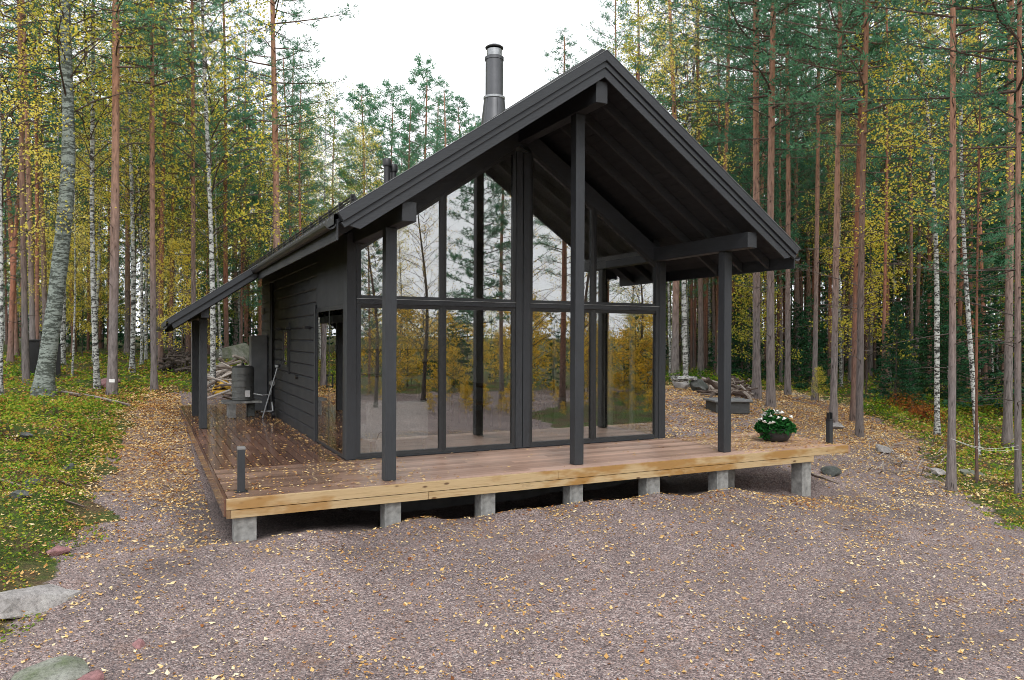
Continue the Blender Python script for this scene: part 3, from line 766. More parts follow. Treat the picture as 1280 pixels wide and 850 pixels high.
# ------------------------------------------------------------------ flower pot
pot = empty('flower_pot', (7.01, -1.08, .002), 'dark bowl-shaped planter with white flowers on the right end of the deck', 'flower pot')
MB().lathe([(.16, 0), (.20, .02), (.255, .10), (.275, .20), (.28, .225), (.255, .225), (.24, .17)], 32).build('bowl', 'pot_clay', pot, smooth=True)
def leaf_quads(C, size, aspect=.5, flat=0.0, seed=0, hang=0, fold=False):
    """one quad per centre with random orientation; flat 0..1 pushes normals up"""
    r = np.random.default_rng(seed); n = len(C)
    nrm = r.normal(size=(n, 3)); nrm[:, 2] = np.abs(nrm[:, 2]); nrm /= np.linalg.norm(nrm, axis=1)[:, None]
    nrm = nrm*(1-flat) + np.array([0, 0, 1.])*flat; nrm /= np.linalg.norm(nrm, axis=1)[:, None]
    a = np.cross(nrm, r.normal(size=(n, 3))); a /= np.linalg.norm(a, axis=1)[:, None]; b = np.cross(nrm, a)
    s_ = (np.asarray(size)*r.uniform(.7, 1.3, n))[:, None]
    V = np.empty((n, 4, 3)); V[:, 0] = C - a*s_; V[:, 1] = C - b*s_*aspect; V[:, 2] = C + a*s_; V[:, 3] = C + b*s_*aspect
    if fold: V[:, [0, 2]] += nrm[:, None]*s_[:, None]*.25
    return V.reshape(-1, 3), np.arange(4*n).reshape(-1, 4)
r = RNG; n = 1500
C = r.normal(size=(n, 3)); C /= np.linalg.norm(C, axis=1)[:, None]; C *= (r.uniform(.25, 1, n)**.5)[:, None]*np.array([.34, .32, .23]); C[:, 2] = np.abs(C[:, 2])*1.15 + .16
C[:60] = np.column_stack((r.normal(-.13, .05, 60), r.normal(0, .05, 60), r.uniform(.35, .52, 60)))
C[60:100] = np.column_stack((r.normal(-.27, .04, 40), r.normal(-.05, .05, 40), r.uniform(.04, .2, 40)))
v, f = leaf_quads(C, .042, .55, .2, 1, fold=True); np_mesh('leaves', v, f, M['flower_leaves'], pot)
fm = MB()
for j in range(9):
    u = 2*PI*j/9; R = .040 if j % 2 else .033
    d = (math.cos(u), math.sin(u)); p = (-d[1], d[0])
    fm.add([(0, 0, .008), (d[0]*R*.7+p[0]*.014, d[1]*R*.7+p[1]*.014, .022), (d[0]*R, d[1]*R, .012), (d[0]*R*.7-p[0]*.014, d[1]*R*.7-p[1]*.014, .022)], [(0, 1, 2, 3)])
fm.lathe([(.014, 0), (.024, .012), (.008, .034)], 8, (0, 0, .008))
f0 = fm.build('flower', 'petal', pot)
for k in range(24):
    t = r.uniform(0, 2*PI); rr = .31*math.sqrt(r.uniform(.02, 1)); o = f0 if k == 0 else f0.copy()
    if k: COL.objects.link(o); o.parent = pot
    o.location = (rr*math.cos(t), rr*math.sin(t)*.94, .19+.265*math.sqrt(max(0, 1-(rr/.335)**2))+r.uniform(0, .035)); o.rotation_euler = (-rr*2*math.sin(t), rr*2*math.cos(t), t); o.scale = (1.1,)*3

# ------------------------------------------------------------------ interior things
def leg_box(t, spots, h, s_=.02, mat='chair_wood', z0=0):
    for (x, y) in spots: MB().box(x-s_, x+s_, y-s_, y+s_, z0, h).build('leg', mat, t)
sofa = empty('sofa', (.42, .55, .013), 'pale fabric sofa behind the lower left window', 'sofa')
MB().box(0, .95, 0, 1.7, .16, .40).build('seat', 'sofa_fabric', sofa, bevel=.04)
MB().box(0, .95, -.16, -.002, .16, .74).build('backrest', 'sofa_fabric', sofa, bevel=.05)
MB().box(0, .95, 1.702, 1.85, .16, .60).build('armrest', 'sofa_fabric', sofa, bevel=.05)
MB().box(.05, .45, .03, .2, .41, .72).build('cushion', 'sofa_fabric', sofa, bevel=.05)
leg_box(sofa, [(.06, -.1), (.89, -.1), (.06, 1.78), (.89, 1.78)], .158, .018)
bsk = empty('basket', (.62, .24, .013), 'round pale basket on the floor behind the lower left window', 'basket')
MB().lathe([(.09, 0), (.12, .04), (.13, .22), (.12, .22), (.10, .05)], 20).build('body', 'interior_ceiling', bsk, smooth=True)
MB().tube([(-.12, 0, .2), (-.08, 0, .3), (0, 0, .34), (.08, 0, .3), (.12, 0, .2)], .008, 6).build('handle', 'chair_wood', bsk)
tab = empty('dining_table', (3.9, 3.2, .013), 'dining table inside behind the lower right windows', 'table')
MB().box(-.45, .45, -.9, .9, .71, .745).build('tabletop', 'chair_wood', tab, bevel=.006)
leg_box(tab, [(-.4, -.82), (.4, -.82), (-.4, .82), (.4, .82)], .708, .025)
def chair(x, y, rz, lab):
    t = empty('dining_chair', (x, y, .013), lab, 'chair', 'chairs around the dining table', rz)
    MB().box(-.21, .21, -.2, .2, .43, .46).build('seat', 'chair_wood', t, bevel=.01)
    b = MB(); b.box(-.2, -.17, .17, .2, .46, .86); b.box(.17, .2, .17, .2, .46, .86); b.box(-.17, .17, .175, .195, .70, .86); b.box(-.17, .17, .175, .195, .54, .60); b.build('backrest', 'black_metal', t)
    leg_box(t, [(-.18, -.17), (.18, -.17), (-.18, .17), (.18, .17)], .428, .015, 'black_metal')
chair(3.25, 2.75, PI/2, 'black chair on the near left side of the dining table')
chair(3.25, 3.55, PI/2, 'black chair on the far left side of the dining table')
chair(4.6, 2.75, -PI/2, 'black chair on the near right side of the dining table')
chair(4.6, 3.55, -PI/2, 'black chair on the far right side of the dining table')
chair(3.9, 2.0, PI, 'black chair at the window end of the dining table')
kit = empty('kitchen_unit', (.9, 5.0, .013), 'white kitchen cupboards along the back of the living room', 'kitchen')
MB().box(0, .6, 0, .58, .0, 2.15).build('tall_cupboard', 'white_paint', kit, bevel=.008)
MB().box(.62, 2.6, 0, .58, .1, .86).build('base_cupboard', 'white_paint', kit, bevel=.006)
MB().box(.62, 2.62, -.02, .58, .862, .90).build('worktop', 'dark_box', kit, bevel=.005)
MB().box(.62, 2.6, .25, .58, 1.45, 2.15).build('wall_cupboard', 'white_paint', kit, bevel=.006)
MB().box(1.4, 1.98, -.012, -.001, .2, .8).build('oven_door', 'black_metal', kit)
stv = empty('wood_stove', (2.86, 4.5, .013), 'dark cylindrical wood stove inside the cabin', 'stove')
MB().lathe([(.26, 0), (.26, 1.15), (.22, 1.2), (.08, 1.22)], 28).build('body', 'black_metal', stv, smooth=True)
MB().box(-.15, .15, -.275, -.245, .45, .85).build('door', 'dark_box', stv, bevel=.008)
clp = empty('ceiling_lamp', (3.55, 1.6, 4.44), 'small pale spotlight hanging from the sloping ceiling', 'lamp')
MB().tube([(0, 0, 0), (0, 0, -.32)], .012, 8).build('stem', 'white_paint', clp)
MB().lathe([(.045, -.44), (.05, -.42), (.045, -.32)], 16).build('lamp_shade', 'white_paint', clp, smooth=True)

# ------------------------------------------------------------------ tank group by the side wall
tk = empty('water_tank', (-.66, 6.45, .36), 'dark grey ribbed cylindrical tank with white sticker beside the log wall', 'tank')
prof = [(.21, 0), (.225, .02)]
for k in range(5): prof += [(.225, .04+.12*k), (.232, .05+.12*k), (.232, .07+.12*k), (.225, .08+.12*k)]
prof += [(.225, .70), (.20, .73), (.05, .745)]
MB().lathe(prof, 32).build('body', 'tank_metal', tk, smooth=True)
MB().box(.02, .12, -.238, -.2, .08, .22).build('sticker', 'label_white', tk)
MB().tube([(0, 0, .74), (0, 0, .80)], .03, 10).build('filler_cap', 'black_metal', tk)
MB().tube([(.2, -.12, .14), (.38, -.16, .10), (.55, -.16, .12), (.58, -.16, .30)], .02, 8).build('outlet_pipe', 'galvanised', tk)
MB().tube([(.58, -.19, .36), (.58, -.13, .36)], .06, 16).build('gauge', 'galvanised', tk)
st = empty('tank_stand', (-.66, 6.45, 0), 'pale plank laid on two grey blocks carrying the dark tank', 'stand')
MB().box(-.42, .36, -.28, .28, .31, .355).build('plank', 'concrete', st, bevel=.005)
MB().box(-.30, -.16, -.27, .25, .003, .308).build('block', 'concrete', st, bevel=.01)
MB().box(.10, .24, -.05, .25, .003, .308).build('block', 'dark_stone', st, bevel=.01)
jw = empty('jockey_wheel', (-.10, 6.0, 0), 'black jockey wheel on a grey metal bracket beneath the dark tank', 'wheel')
MB().tube([(-.035, 0, .075), (.035, 0, .075)], .07, 20).build('wheel', 'black_metal', jw)
MB().tube([(0, 0, .13), (-.02, .02, .34)], .022, 10).build('stem', 'galvanised', jw)
MB().box(-.25, -.03, -.02, .02, .13, .16).build('bracket', 'galvanised', jw)
pr = empty('prop_stand', (.0, 5.8, 0), 'thin galvanised pole leaning against the side wall beside the tank', 'pole')
MB().tube([(-.32, .15, .01), (-.03, .0, 1.12)], .016, 8).build('pole', 'galvanised', pr)
MB().lathe([(.02, 0), (.05, .02), (.05, .07), (.02, .09)], 12, (-.05, 0, 1.06)).build('end_cap', 'galvanised', pr)

# box behind the right porch post
gb = empty('utility_box', (*bearing(917, 19.6), 0), 'grey lidded utility box on the gravel behind the right porch post', 'box', rz=-YAW+.12)
bz = gz(gb.location.x, gb.location.y); gb.location.z = bz-.03
MB().box(-.62, .30, -.35, .35, 0, .30).build('body', 'dark_box', gb, bevel=.01)
MB().box(-.68, .36, -.42, .42, .302, .36).build('lid', 'box_lid', gb, bevel=.012)
# bins behind the leaning birch
for px, dist, lab in ((38, 23.0, 'black wooden compost bin left of the leaning birch'), (64, 22.5, 'black wooden compost bin right of the leaning birch')):
    x, y = bearing(px, dist); z = gz(x, y)
    t = empty('compost_bin', (x, y, z-.05), lab, 'bin', rz=.2)
    MB().box(-.22, .22, -.28, .28, 0, 1.15).build('body', 'black_metal', t, bevel=.01)
    MB().box(-.26, .26, -.32, .32, 1.152, 1.20).build('lid', 'black_metal', t, bevel=.01)

# ------------------------------------------------------------------ rocks and logs
def rock(px, dist, sx, sy, sz, mat, lab, seed, sink=.35, xy=None, rz=None, name='rock'):
    r = np.random.default_rng(seed)
    import bmesh
    bm = bmesh.new(); bmesh.ops.create_icosphere(bm, subdivisions=3, radius=1)
    planes = [(Vector(r.normal(size=3)).normalized(), r.uniform(.55, .85)) for _ in range(17)]
    ph = r.uniform(0, 6, 3)
    for v in bm.verts:
        co = v.co.copy()
        for nn, d in planes:
            k = co.dot(nn)
            if k > d: co -= nn*(k-d)*.97
        co *= 1 + .04*math.sin(co.x*6+ph[0])*math.sin(co.y*7+ph[1]) + .025*math.sin(co.z*13+ph[2])
        v.co = Vector((co.x*sx, co.y*sy, co.z*sz))
    me = bpy.data.meshes.new(name); bm.to_mesh(me); bm.free(); me.materials.append(M[mat])
    for p in me.polygons: p.use_smooth = True
    o = bpy.data.objects.new(name, me); COL.objects.link(o)
    x, y = xy if xy else bearing(px, dist)
    o.location = (x, y, gz(x, y)+sz*(1-2*sink)); o.rotation_euler = (r.uniform(-.15, .15), r.uniform(-.15, .15), r.uniform(0, 6) if rz is None else rz)
    e = o.modifiers.new('es', 'EDGE_SPLIT'); e.split_angle = .5
    return setprops(o, lab, 'rock')
rock(0, 0, .40, .22, .13, 'grey_stone', 'large flat grey slab of rock at the edge of the gravel in the lower left', 3, .3, xy=(-3.33, -3.12), rz=.5)
rock(0, 0, .30, .24, .13, 'mossy_stone', 'rounded greenish boulder in the bottom left corner', 4, .35, xy=(-3.08, -4.62), rz=.3)
rock(0, 0, .15, .12, .07, 'pink_stone', 'pinkish stone beside the greenish boulder in the bottom left', 5, .4, xy=(-2.84, -4.70))
rock(0, 0, .08, .06, .04, 'pink_stone', 'small pink stone half buried in gravel right of the greenish boulder', 15, .5, xy=(-2.55, -4.1))
rock(72, 7.3, .12, .10, .07, 'pink_stone', 'pink rock at the foot of the mossy bank above the grey slab', 6, .3)
rock(138, 21.0, .36, .30, .22, 'pink_stone', 'flat pink rock between the mossy bank and the leafy path', 7, .3)
rock(30, 11.5, .13, .12, .08, 'dark_stone', 'small dark stone on the green bank at the far left', 8, .25)
rock(88, 10.3, .11, .10, .08, 'dark_stone', 'small round dark stone on the mossy bank nearer the path', 9, .25)
rock(42, 9.2, .11, .15, .08, 'dark_stone', 'dark mossy stone among twigs low on the left bank', 10, .3)
rock(25, 8.3, .12, .12, .07, 'dark_stone', 'small dark stone at the left edge above the grey slab', 16, .3)
rock(874, 23.5, .38, .32, .32, 'dark_stone', 'large grey green boulder behind the cabin left of the right porch post', 11, .25)
rock(851, 24.5, .32, .3, .22, 'grey_stone', 'grey stone lying beside the large boulder behind the cabin', 12, .25)
rock(1045, 18.0, .22, .2, .12, 'grey_stone', 'pale stone on the leaf covered slope near the pine trunk', 13, .3)
rock(1105, 15.5, .25, .2, .12, 'grey_stone', 'pale flat stone at the edge of the right-hand moss', 14, .3)
rock(1172, 13.8, .20, .14, .08, 'grey_stone', 'whitish stone left of the nearest thin pine on the right', 17, .3)
rock(1215, 13.6, .25, .2, .12, 'mossy_stone', 'mossy stone between two thin trunks on the right', 18, .3)
rock(295, 29, 1.1, .8, .7, 'mossy_stone', 'big moss-covered boulder behind the heap of cut wood', 19, .3)
rock(968, 12.9, .22, .2, .1, 'dark_stone', 'dark stone on the gravel beyond the right end of the deck', 20, .3, xy=(8.6, -.9))

def log(p0, p1, r0, mat, lab, name='log', r1=None, seed=0, cat='log', grp=None):
    rr = random.Random(seed)
    a = Vector(p0); b = Vector(p1); pts = []; rad = []
    for k in range(7):
        t = k/6; p = a.lerp(b, t); j = r0*.6
        pts.append((p.x-a.x+rr.uniform(-j, j), p.y-a.y+rr.uniform(-j, j), p.z-a.z+rr.uniform(-j*.5, j*.5))); rad.append((r0*(1-t)+(r1 or r0*.7)*t)*rr.uniform(.88, 1.1))
    o = MB().tube(pts, rad, 9).build(name, mat, None, smooth=True); o.location = p0
    return setprops(o, lab, cat, grp)
def on_ground(px, dist, dz): x, y = bearing(px, dist); return (x, y, gz(x, y)+dz)
log(on_ground(45, 20.3, .06), on_ground(162, 17.0, .08), .045, 'dead_wood', 'long fallen branch lying from the leaning birch towards the path', 'fallen_branch', cat='branch')
log(on_ground(55, 18.5, .05), on_ground(100, 18.2, .05), .05, 'dead_wood', 'short broken branch below the long fallen branch', 'fallen_branch', cat='branch', seed=3)
log(on_ground(-5, 9.1, .05), on_ground(105, 8.7, .04), .018, 'dead_wood', 'thin twig lying across the lower mossy bank', 'fallen_branch', cat='branch', seed=4)
log(on_ground(5, 9.9, .05), on_ground(90, 9.6, .04), .02, 'dead_wood', 'thin bare stick on the bank above the dark stones', 'fallen_branch', cat='branch', seed=5)
log(on_ground(842, 24.0, .33), on_ground(872, 23.4, .38), .10, 'birch_bark', 'pale birch log resting against the large boulder', seed=6)
log(on_ground(878, 24.6, .28), on_ground(945, 22.5, .15), .09, 'dead_wood', 'long grey log on the ground behind the utility box', seed=7)
log(on_ground(905, 23.0, .12), on_ground(940, 21.5, .12), .12, 'dead_wood', 'thick dark log end just beyond the utility box', seed=8)
log(on_ground(1008, 13.2, .03), on_ground(1050, 12.7, .0), .03, 'dead_wood', 'weathered plank half buried in gravel right of the deck', seed=9)
# heap of cut branches and slabs behind the canopy (nobody can count it)
def heap(px0, px1, dist, h, n, seed, name, lab, cat, size=1.0, mat='dead_wood', q0=.015, q1=.07):
    r = np.random.default_rng(seed); mb = MB()
    for k in range(n):
        px = r.uniform(px0, px1); d = dist + r.normal(0, 1.2); x, y = bearing(px, d)
        e = 1-abs((px-px0)/(px1-px0)-.5)*1.2
        z = gz(x, y) + r.uniform(0.0, h)*max(.3, e); t = r.uniform(0, PI); L = r.uniform(.3, 1.1)*size; q = r.uniform(q0, q1)
        dx, dy, dz = math.cos(t)*L/2, math.sin(t)*L/2, r.normal(0, .12)
        mb.tube([(x-dx, y-dy, z-dz), (x+r.normal(0, .05), y, z+.02), (x+dx, y+dy, z+dz)], [q, q*.9, q*.7], 6)
    o = mb.build(name, mat); return setprops(o, lab, cat, kind='stuff')
heap(262, 330, 22.5, .75, 200, 1, 'brushwood_heap', 'heap of pale cut branches and slabs behind the tank', 'wood heap')
heap(205, 240, 27, .8, 110, 2, 'root_heap', 'dark tangled heap of roots left of the canopy posts', 'root heap', .8, 'spruce_bark')
heap(882, 945, 23.5, .35, 60, 3, 'offcut_heap', 'low heap of dark offcuts behind the right porch post', 'wood heap', .9)
heap(1085, 1185, 14.6, .02, 90, 12, 'twig_litter', 'scattered twigs on the leafy slope at the right', 'twigs', .35, q0=.006, q1=.014)
tp = empty('tarpaulin', on_ground(279, 21.0, .12), 'crumpled yellow tarpaulin by the wood heap behind the canopy', 'tarpaulin')
r = np.random.default_rng(5)
gv = []; gf = []
for i in range(9):
    for j in range(9): gv.append(((i-4)*.07, (j-4)*.07, .30*math.exp(-((i-4)**2+(j-4)**2)/9)+r.uniform(-.05, .05)))
for i in range(8):
    for j in range(8): gf.append((i*9+j, i*9+j+1, (i+1)*9+j+1, (i+1)*9+j))
MB().add(gv, gf).build('sheet', 'tarp_yellow', tp)
MB().box(-.3, .3, -.25, .25, -.13, .02).build('bundle', 'tarp_yellow', tp, bevel=.06)


# ------------------------------------------------------------------ vegetation generators (vectorised)
def np_multi(name, parts, mats):
    """parts: list of (V, F4) -> one mesh, one material index per part"""
    Vs = []; Fs = []; mi = []; b = 0
    for k, (v, f) in enumerate(parts):
        Vs.append(v); Fs.append(f+b); mi.append(np.full(len(f), k, np.int32)); b += len(v)
    V = np.concatenate(Vs).astype(np.float32); F = np.concatenate(Fs).astype(np.int32); mi = np.concatenate(mi)
    me = bpy.data.meshes.new(name)
    me.vertices.add(len(V)); me.vertices.foreach_set('co', V.ravel())
    me.loops.add(F.size); me.loops.foreach_set('vertex_index', F.ravel())
    me.polygons.add(len(F)); me.polygons.foreach_set('loop_start', np.arange(len(F), dtype=np.int32)*4)
    for m in mats: me.materials.append(M[m])
    me.polygons.foreach_set('material_index', mi); me.update(calc_edges=True)
    return me
def tubes_np(paths, n=5):
    """paths: list of (pts (k,3), radii (k,)) -> quads"""
    Vs = []; Fs = []; b = 0
    for P, R in paths:
        P = np.asarray(P, float); k = len(P)
        T = np.gradient(P, axis=0); T /= np.linalg.norm(T, axis=1)[:, None]+1e-9
        ref = np.array([0, 0, 1.]) if abs(T[0, 2]) < .8 else np.array([1., 0, 0])
        A = np.cross(T, ref); A /= np.linalg.norm(A, axis=1)[:, None]+1e-9; B = np.cross(T, A)
        ang = np.arange(n)*2*PI/n
        V = P[:, None] + (A[:, None]*np.cos(ang)[None, :, None] + B[:, None]*np.sin(ang)[None, :, None])*np.asarray(R)[:, None, None]
        Vs.append(V.reshape(-1, 3)); i = np.arange(k-1)[:, None]*n; j = np.arange(n)[None]; j2 = (j+1) % n
        Fs.append(np.stack((i+j, i+j2, i+n+j2, i+n+j), -1).reshape(-1, 4)+b); b += k*n
    return np.concatenate(Vs), np.concatenate(Fs)
def tufts(r, C, D, L, w, per, spread=.8):
    n = len(C); C = np.repeat(C, per, 0); D = np.repeat(D, per, 0)
    d = D + r.normal(0, spread, (n*per, 3)); d /= np.linalg.norm(d, axis=1)[:, None]
    p = np.cross(d, r.normal(size=(n*per, 3))); p /= np.linalg.norm(p, axis=1)[:, None]
    l = (L*r.uniform(.7, 1.3, n*per))[:, None]; ww = w*r.uniform(.7, 1.3, n*per)[:, None]
    V = np.empty((n*per, 4, 3)); V[:, 0] = C; V[:, 1] = C+d*l*.55+p*ww; V[:, 2] = C+d*l; V[:, 3] = C+d*l*.55-p*ww
    return V.reshape(-1, 3), np.arange(4*n*per).reshape(-1, 4)
def rot_z(v, a): c, s = np.cos(a), np.sin(a); return np.stack((v[..., 0]*c-v[..., 1]*s, v[..., 0]*s+v[..., 1]*c, v[..., 2]), -1)

def crown_pine(seed, H, h0, R, nb, tuf, per, L, w, leafmat='pine_needles', barkm='limb_bark', dead=10):
    r = np.random.default_rng(seed); paths = []; C = []; D = []
    for k in range(dead):     # bare dead branches on the lower trunk
        h = r.uniform(h0*.25, h0*1.05); a = r.uniform(0, 2*PI); l = r.uniform(.25, 1.6); s = np.linspace(0, 1, 4)
        up = r.uniform(-.25, .5)
        P = np.stack((np.cos(a+s*.2)*s*l, np.sin(a+s*.2)*s*l, h+s*l*up-.12*s*s), -1); paths.append((P, .011*(1-s*.8)))
    for k in range(nb):
        t = (k+r.uniform(0, 1))/nb; h = h0+(H-h0)*t; a = k*2.399+r.normal(0, .4)
        prof = (math.sin(PI*min(1, (t*.78+.22)))**.7)*(1-.35*t)
        l = R*prof*r.uniform(.5, 1.15)+.15
        up = .10+.75*t+r.normal(0, .12); s = np.linspace(0, 1, 5)
        bend = r.normal(0, .35)
        P = np.stack((np.cos(a+s*bend)*s*l, np.sin(a+s*bend)*s*l, h+s*l*up*.55+.10*l*s*s), -1)
        paths.append((P, (.008+.009*l)*(1-s*.8)))
        m = max(3, int(tuf/nb*(.3+l/R)))
        # side twigs
        ntw = max(3, int(l*4.6))
        for q in range(ntw):
            sb = r.uniform(.22, 1.0); b = np.array([np.interp(sb, s, P[:, i]) for i in range(3)])
            ta = a+bend*sb+r.choice([-1, 1])*r.uniform(.2, 1.3); tl = l*r.uniform(.16, .42)*(1.2-sb*.5)
            tip = b+np.array([math.cos(ta)*tl, math.sin(ta)*tl, tl*r.uniform(.0, .5)])
            paths.append((np.stack((b, (b+tip)/2+np.array([0, 0, -.02]), tip)), np.array([.007, .005, .002])))
            mm = max(2, m//ntw); u = r.uniform(.2, 1.1, mm)[:, None]
            C.append(b+(tip-b)*u+r.normal(0, .06, (mm, 3))); dd = (tip-b)/(tl+1e-6)+np.array([0, 0, .25]); D.append(np.repeat(dd[None], mm, 0))
    C = np.concatenate(C); D = np.concatenate(D)
    return np_multi('crown', [tufts(r, C, D, L, w, per), tubes_np(paths, 4)], [leafmat, barkm])
def crown_birch(seed, H, h0, R, nb, leaves, size, leafmat='birch_leaves', barkm='spruce_bark', hang=.5):
    r = np.random.default_rng(seed); paths = []; C = []
    for k in range(nb):
        t = (k+r.uniform(0, 1))/nb; h = h0+(H-h0)*t**.9*.97; a = k*2.399+r.normal(0, .5)
        l = R*(1-.75*t)*r.uniform(.55, 1.15)+.3; s = np.linspace(0, 1, 5); up = r.uniform(.5, 1.2)
        P = np.stack((np.cos(a+s*.3)*s*l, np.sin(a+s*.3)*s*l, h+l*up*s-l*hang*s**2.2), -1)
        paths.append((P, (.006+.006*l)*(1-s*.85)))
        m = int(leaves/nb*(.3+l/R)); ntw = 7
        for q in range(ntw):
            sb = r.uniform(.25, 1.0); b = np.array([np.interp(sb, s, P[:, i]) for i in range(3)])
            ta = r.uniform(0, 2*PI); tl = l*r.uniform(.15, .42)
            tip = b+np.array([math.cos(ta)*tl, math.sin(ta)*tl, tl*r.uniform(-.9, .5)])
            paths.append((np.stack((b, (b+tip)/2+np.array([0, 0, .04]), tip)), np.array([.007, .005, .002])))
            mm = max(3, m//ntw); u = r.uniform(.1, 1.1, mm)[:, None]
            C.append(b+(tip-b)*u+r.normal(0, .13, (mm, 3)))
    C = np.concatenate(C)
    return np_multi('crown', [leaf_quads(C, size, .7, .1, seed), tubes_np(paths, 4)], [leafmat, barkm])
def crown_spruce(seed, H, h0, R, nb, tuf, per, L, w, mat='spruce_needles'):
    r = np.random.default_rng(seed); paths = []; C = []; D = []
    for k in range(nb):
        t = (k+r.uniform(0, 1))/nb; h = h0+(H-h0)*t; a = k*2.399+r.normal(0, .3)
        l = R*(1-t)**.85*r.uniform(.7, 1.1)+.12; s = np.linspace(0, 1, 5)
        P = np.stack((np.cos(a)*s*l, np.sin(a)*s*l, h-l*.28*s+.22*l*s*s+.0*s), -1); paths.append((P, (.008+.010*l)*(1-s*.8)))
        m = max(4, int(tuf/nb*(.15+1.4*l/R))); u = r.uniform(.15, 1.03, m)
        b = np.stack([np.interp(u, s, P[:, i]) for i in range(3)], -1)
        side = r.normal(0, .22, m)*l*(1.15-u)*1.1; b = b + np.stack((-math.sin(a)*side, math.cos(a)*side, -np.abs(side)*.18-r.uniform(0, .10, m)), -1)
        C.append(b); D.append(np.repeat(np.array([[math.cos(a), math.sin(a), -.25]]), m, 0)+np.stack((-math.sin(a)*np.sign(side), math.cos(a)*np.sign(side), 0*side), -1)*.6)
    C = np.concatenate(C); D = np.concatenate(D)
    return np_multi('crown', [tufts(r, C, D, L, w, per, .45), tubes_np(paths, 4)], [mat, 'spruce_bark'])
def trunk_mesh(seed, H, r0, r1, mat, wobble=.05, flare=.45, n=12, path=None, knots=14):
    r = np.random.default_rng(seed); k = 26; t = np.linspace(0, 1, k)**1.15; z = t*H - .35
    if path is None:
        p1, p2 = r.uniform(0, 6, 2); x = wobble*np.sin(t*4+p1)*t*1.5; y = wobble*np.sin(t*5+p2)*t*1.5; x -= x[0]; y -= y[0]
    else:
        pz = [p[2] for p in path]; x = np.interp(z, pz, [p[0] for p in path]); y = np.interp(z, pz, [p[1] for p in path])
        # smooth the polyline
        for _ in range(3):
            x[1:-1] = (x[:-2]+x[2:]+2*x[1:-1])/4; y[1:-1] = (y[:-2]+y[2:]+2*y[1:-1])/4
    rad = (r0*(1-t)**.85+r1*t)*(1+.03*np.sin(t*60+seed)); rad = rad + r0*flare*np.exp(-np.maximum(z, 0)/.22)
    P = np.stack((x, y, z), -1); paths = [(P, rad)]
    v, f = tubes_np(paths, n)
    # irregular cross-section and roots
    i = np.arange(len(v)) % n; zz = v[:, 2]; c = np.repeat(P, n, 0)
    lob = 1 + .05*np.sin(i*2*PI/n*2+zz*1.3+seed)+.10*np.sin(i*2*PI/n*4+seed)*np.exp(-np.maximum(zz, 0)/.3)
    v = c + (v-c)*lob[:, None]
    ps = [(v, f)]; kn = []
    for q in range(knots):       # branch stubs
        h = r.uniform(.12, .8)*H*.7; a = r.uniform(0, 2*PI); rr = np.interp(h, z, rad); cx = np.interp(h, z, x); cy = np.interp(h, z, y)
        l = rr + r.uniform(.02, .09); d = np.array([math.cos(a), math.sin(a), .25]); b = np.array([cx, cy, h])
        kn.append((np.stack((b+d*rr*.5, b+d*l)), np.array([.018, .010])))
    if kn:
        v2, f2 = tubes_np(kn, 4); ps.append((v2, f2))
    me = np_multi('trunk', [(np.concatenate([p[0] for p in ps]), np.concatenate([p[1]+(0 if j == 0 else len(v)) for j, p in enumerate(ps)]))], [mat])
    me.polygons.foreach_set('use_smooth', np.ones(len(me.polygons), bool)); return me

KIND = {}
for i in range(4):
    KIND['pine', i] = (trunk_mesh(10+i, 20, .15, .03, 'pine_bark', .10), crown_pine(20+i, 20, 6.2+i*1.0, 2.5, 74, 3500, 4, .15, .0125, dead=30), 20)
for i in range(2):
    KIND['redpine', i] = (trunk_mesh(30+i, 18, .14, .03, 'red_pine_bark', .14), crown_pine(40+i, 18, 5.6+i*1.4, 2.2, 66, 3000, 4, .15, .0125, dead=26), 18)
for i in range(3):
    KIND['youngpine', i] = (trunk_mesh(50+i, 11, .08, .015, 'red_pine_bark', .08), crown_pine(60+i, 11, 2.4+i*.8, 1.7, 70, 3500, 4, .14, .013, dead=10), 11)
for i in range(3):
    KIND['birch', i] = (trunk_mesh(70+i, 16, .11, .012, 'birch_bark', .28, knots=6), crown_birch(80+i, 16, 3.4+i, 2.2, 70, 7600, .036), 16)
KIND['barebirch', 0] = (trunk_mesh(79, 14, .13, .012, 'spruce_bark', .4, knots=4), crown_birch(89, 14, 2.0, 3.4, 80, 1500, .05, 'orange_leaves', 'spruce_bark', .3), 14)
KIND['greenbirch', 0] = (trunk_mesh(76, 15, .11, .012, 'birch_bark', .25, knots=6), crown_birch(86, 15, 4.5, 2.2, 60, 8500, .036, 'birch_leaves_green'), 15)
for i in range(2):
    KIND['sapling', i] = (trunk_mesh(90+i, 6, .035, .006, 'spruce_bark', .15, .2, 8, knots=0), crown_birch(95+i, 6, 1.0, 1.5, 34, 4200, .042, ['birch_leaves', 'birch_leaves_green'][i]), 6)
for i in range(2):
    KIND['spruce', i] = (trunk_mesh(100+i, 13, .11, .012, 'spruce_bark', .03), crown_spruce(110+i, 13, .7+i, 2.1, 150, 4200, 4, .17, .022), 13)
KIND['smallspruce', 0] = (trunk_mesh(120, 4.5, .045, .008, 'spruce_bark', .02, .2, 8, knots=0), crown_spruce(121, 4.5, .15, 1.15, 90, 2200, 4, .13, .018), 4.5)
WORDS = {'pine': ('pine_tree', 'pine tree'), 'redpine': ('pine_tree', 'pine tree'), 'youngpine': ('pine_tree', 'pine tree'), 'birch': ('birch_tree', 'birch tree'),
         'greenbirch': ('birch_tree', 'birch tree'), 'barebirch': ('birch_tree', 'birch tree'), 'sapling': ('birch_sapling', 'sapling'), 'spruce': ('spruce_tree', 'spruce tree'), 'smallspruce': ('spruce_sapling', 'spruce sapling')}
TREES = []
